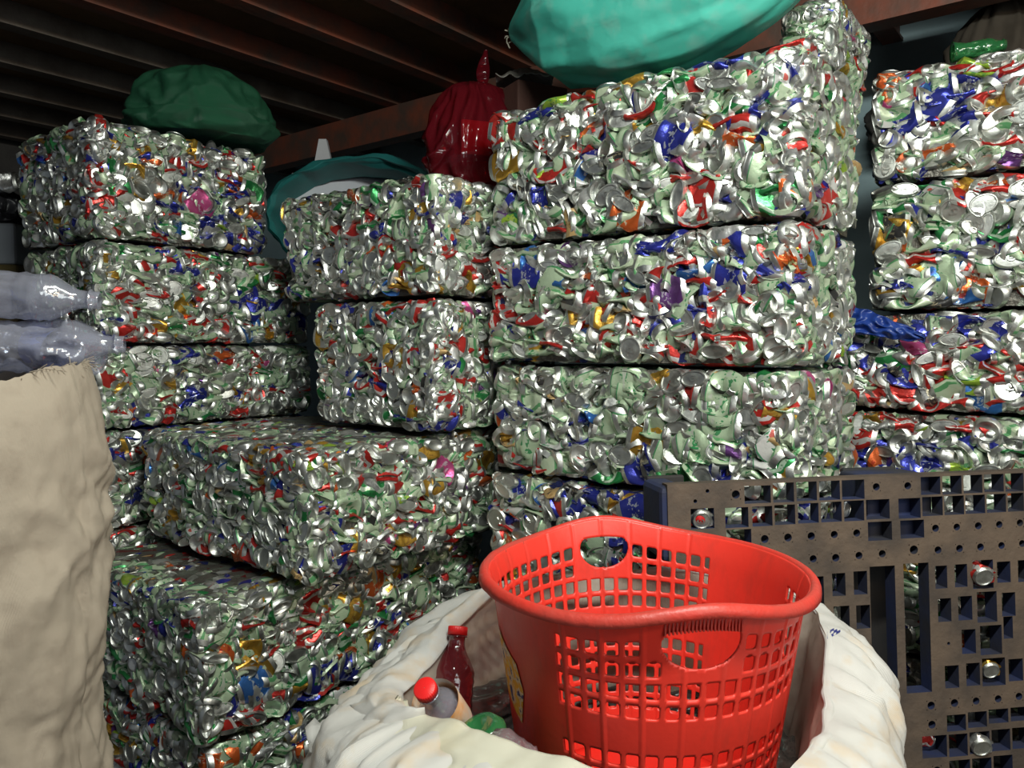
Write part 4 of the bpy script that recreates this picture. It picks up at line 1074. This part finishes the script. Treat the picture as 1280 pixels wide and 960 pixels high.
o = MB().box((-.035, -.01, -.06), (.05, .02, .02)).build('paper_scrap', m_simple('white_card', (.55, .56, .58), (.5, .5, .52), 5, .7))
me = o.data
for v in me.vertices:
    if v.co.z > 0: v.co.x = v.co.x*.35+.004; v.co.z += .055
    v.co += pA
tag(o, 'small white pointed card standing above the open dark teal sack', 'card')
# beside the left stack
def darkbox(x0, y0, x1, y1, Y, dep, mat, name, label, cat, base=None):
    a = at(x0, y1, Y); b_ = at(x1, y0, Y); z0 = a.z if base is None else base
    o = MB().box((a.x, Y, z0), (b_.x, Y+dep, b_.z)).build(name, mat, None, bevel=.012); tag(o, label, cat); return o
Yl = 2.95
o = darkbox(-70, 330, 20, 500, Yl, .4, m_simple('ochre_board', (.20, .15, .05), (.14, .10, .04), 6, .8), 'storage_crate', 'ochre crate at the far left behind the bottles', 'crate', 0)
zt = at(0, 330, Yl).z
o.data.vertices.foreach_get
for v in o.data.vertices:
    if v.co.z > .01: v.co.z = zt
o2 = darkbox(-70, 278, 17, 330, Yl, .4, m_simple('pale_grey_plastic', (.42, .45, .47), (.30, .32, .34), 3, .5), 'plastic_tub', 'pale grey tub between the ochre crate and the dark bag at the far left', 'tub')
c = at(-12, 278, Yl+.12); c.z = at(0, 278, Yl).z
heap('stuffed_sack', 'black sack on the pale grey tub at the far left', 'sack', c, .12, .11, .16, m_simple('black_film', (.02, .02, .022), (.035, .035, .04), 6, .4), 'sack_body', 5)
for x, y, kd, col, lab in ((10, 228, 'wedge', 'silver', 'loose silver can lying on the black sack at the far left'), (42, 229, 'flat', 'blue', 'loose blue can at the far left top corner of the left stack')):
    root = empty('crushed_can', at(x, y, Yl+.02)); can_object(BYK[kd][1], col, root, (frame(Vector((0, -1, .2)), None, Vector((1, 0, .2)))*1.05).to_4x4(), 'can_shell'); tag(root, lab, 'can')
# on the right stack
m_dark = m_cloth('dark_grey_sack_cloth', (.06, .06, .058), (.04, .04, .04), (.07, .06, .05), 200, .8, amount=.3)
p = at(1140, 84, 2.72); heap('stuffed_sack', 'dark grey domed sack against the bluish wall', 'sack', Vector((p.x-.03, p.y-.10, 2.14)), .14, .12, .22, m_dark, 'sack_body', 6)
p = at(1262, 60, 2.3); heap('stuffed_sack', 'dark brown sack at the top right corner on the far right stack', 'sack', Vector((p.x+.02, p.y+.03, 2.135)), .17, .15, .33, m_cloth('dark_brown_cloth', (.07, .055, .04), (.05, .042, .032), (.04, .03, .02), 200, .8), 'sack_body', 9)
bottle('plastic_bottle', 'small green plastic bottle lying on the top bale at the far right', at(1190, 66, 1.98), (.95, -.28, .06), m_greenb, None, None, .12, .022, None, crush=.25, seed=2)
def wrapper():
    inv = WRAP['MW'].inverted()
    def fn(u, v):
        x = 1064+92*u; hw = 15*(1-u)**.6+2.5; y = 399+24*u**1.1+(v-.5)*2*hw+3*nz(u*6, v*3)
        r = ray(x, y); o = Vector((0, 0, EYE)); t_ = (2.118-.016*ridge(u*5+v, v*3)-.012*math.sin(v*PI)-o.dot(D1))/r.dot(D1)
        return inv @ (o+r*t_)
    o = surf('plastic_wrapper', fn, 50, 24, m_simple('blue_film', (.012, .035, .20), (.02, .06, .30), 25, .35, 0, .5, 70), WRAP['root'], closed=False, solid=.002)
    o['label'] = 'long dark blue plastic wrapper'
wrapper()
finish_bales()
bpy.context.view_layer.update()
INK = {c: m_simple(c+'_lettering', v, tuple(q*.8 for q in v), 30, .4) for c, v in dict(green=(.02, .20, .06), white=(.72, .72, .72), red=(.60, .02, .02), black=(.02, .02, .02), orange=(.8, .25, .05), blue=(.03, .04, .20)).items()}
for a in ((868, 560, 'He', 'green', .030, PI/2), (893, 555, 'e', 'green', .026, 0), (930, 138, '33', 'white', .026, -.3), (978, 70, star(), 'red', .030, .2), (905, 324, ring(.34, .46, -.6, 3.6), 'black', .034, 0),
          (902, 329, ring(.10, .22, -.4, 3.4), 'black', .034, 0), (425, 552, block(.9, .34), 'white', .016, .7), (428, 563, block(.6, .5), 'orange', .018, .3), (1160, 122, ring(.2, .5), 'white', .024, 0),
          (1146, 242, ring(.26, .5), 'white', .022, 0), (1150, 243, star(), 'red', .020, 0), (1222, 238, 'S', 'white', .028, .3), (690, 92+30, 'B', 'green', .022, 0), (855, 497, block(.5, .6), 'white', .012, 0),
          (825, 500, block(.3, .9), 'red', .014, .4), (770, 485, 'H', 'green', .024, 0), (640, 575, 'ne', 'green', .022, .4), (720, 470, 'en', 'green', .022, .2), (875, 650, ring(.0, .42), 'red', .020, 0), (1042, 790, block(1.5, .28, 12, 3), 'blue', .026, .45), (1014, 768, ring(.25, .5), 'red', .02, 0), (1022, 806, block(1.0, .5), 'red', .026, .5)):
    decal(a[0], a[1], a[2], INK[a[3]], a[4], a[5])
sc.view_settings.view_transform = 'Standard'; sc.view_settings.look = 'None'; sc.view_settings.gamma = 1.0; sc.view_settings.use_curve_mapping = False
sc.view_settings.exposure = 0.28
sc.cycles.max_bounces = 7; sc.cycles.diffuse_bounces = 3; sc.cycles.glossy_bounces = 4; sc.cycles.transparent_max_bounces = 12
sc.cycles.sample_clamp_indirect = 4.0; sc.cycles.caustics_reflective = False; sc.cycles.caustics_refractive = False
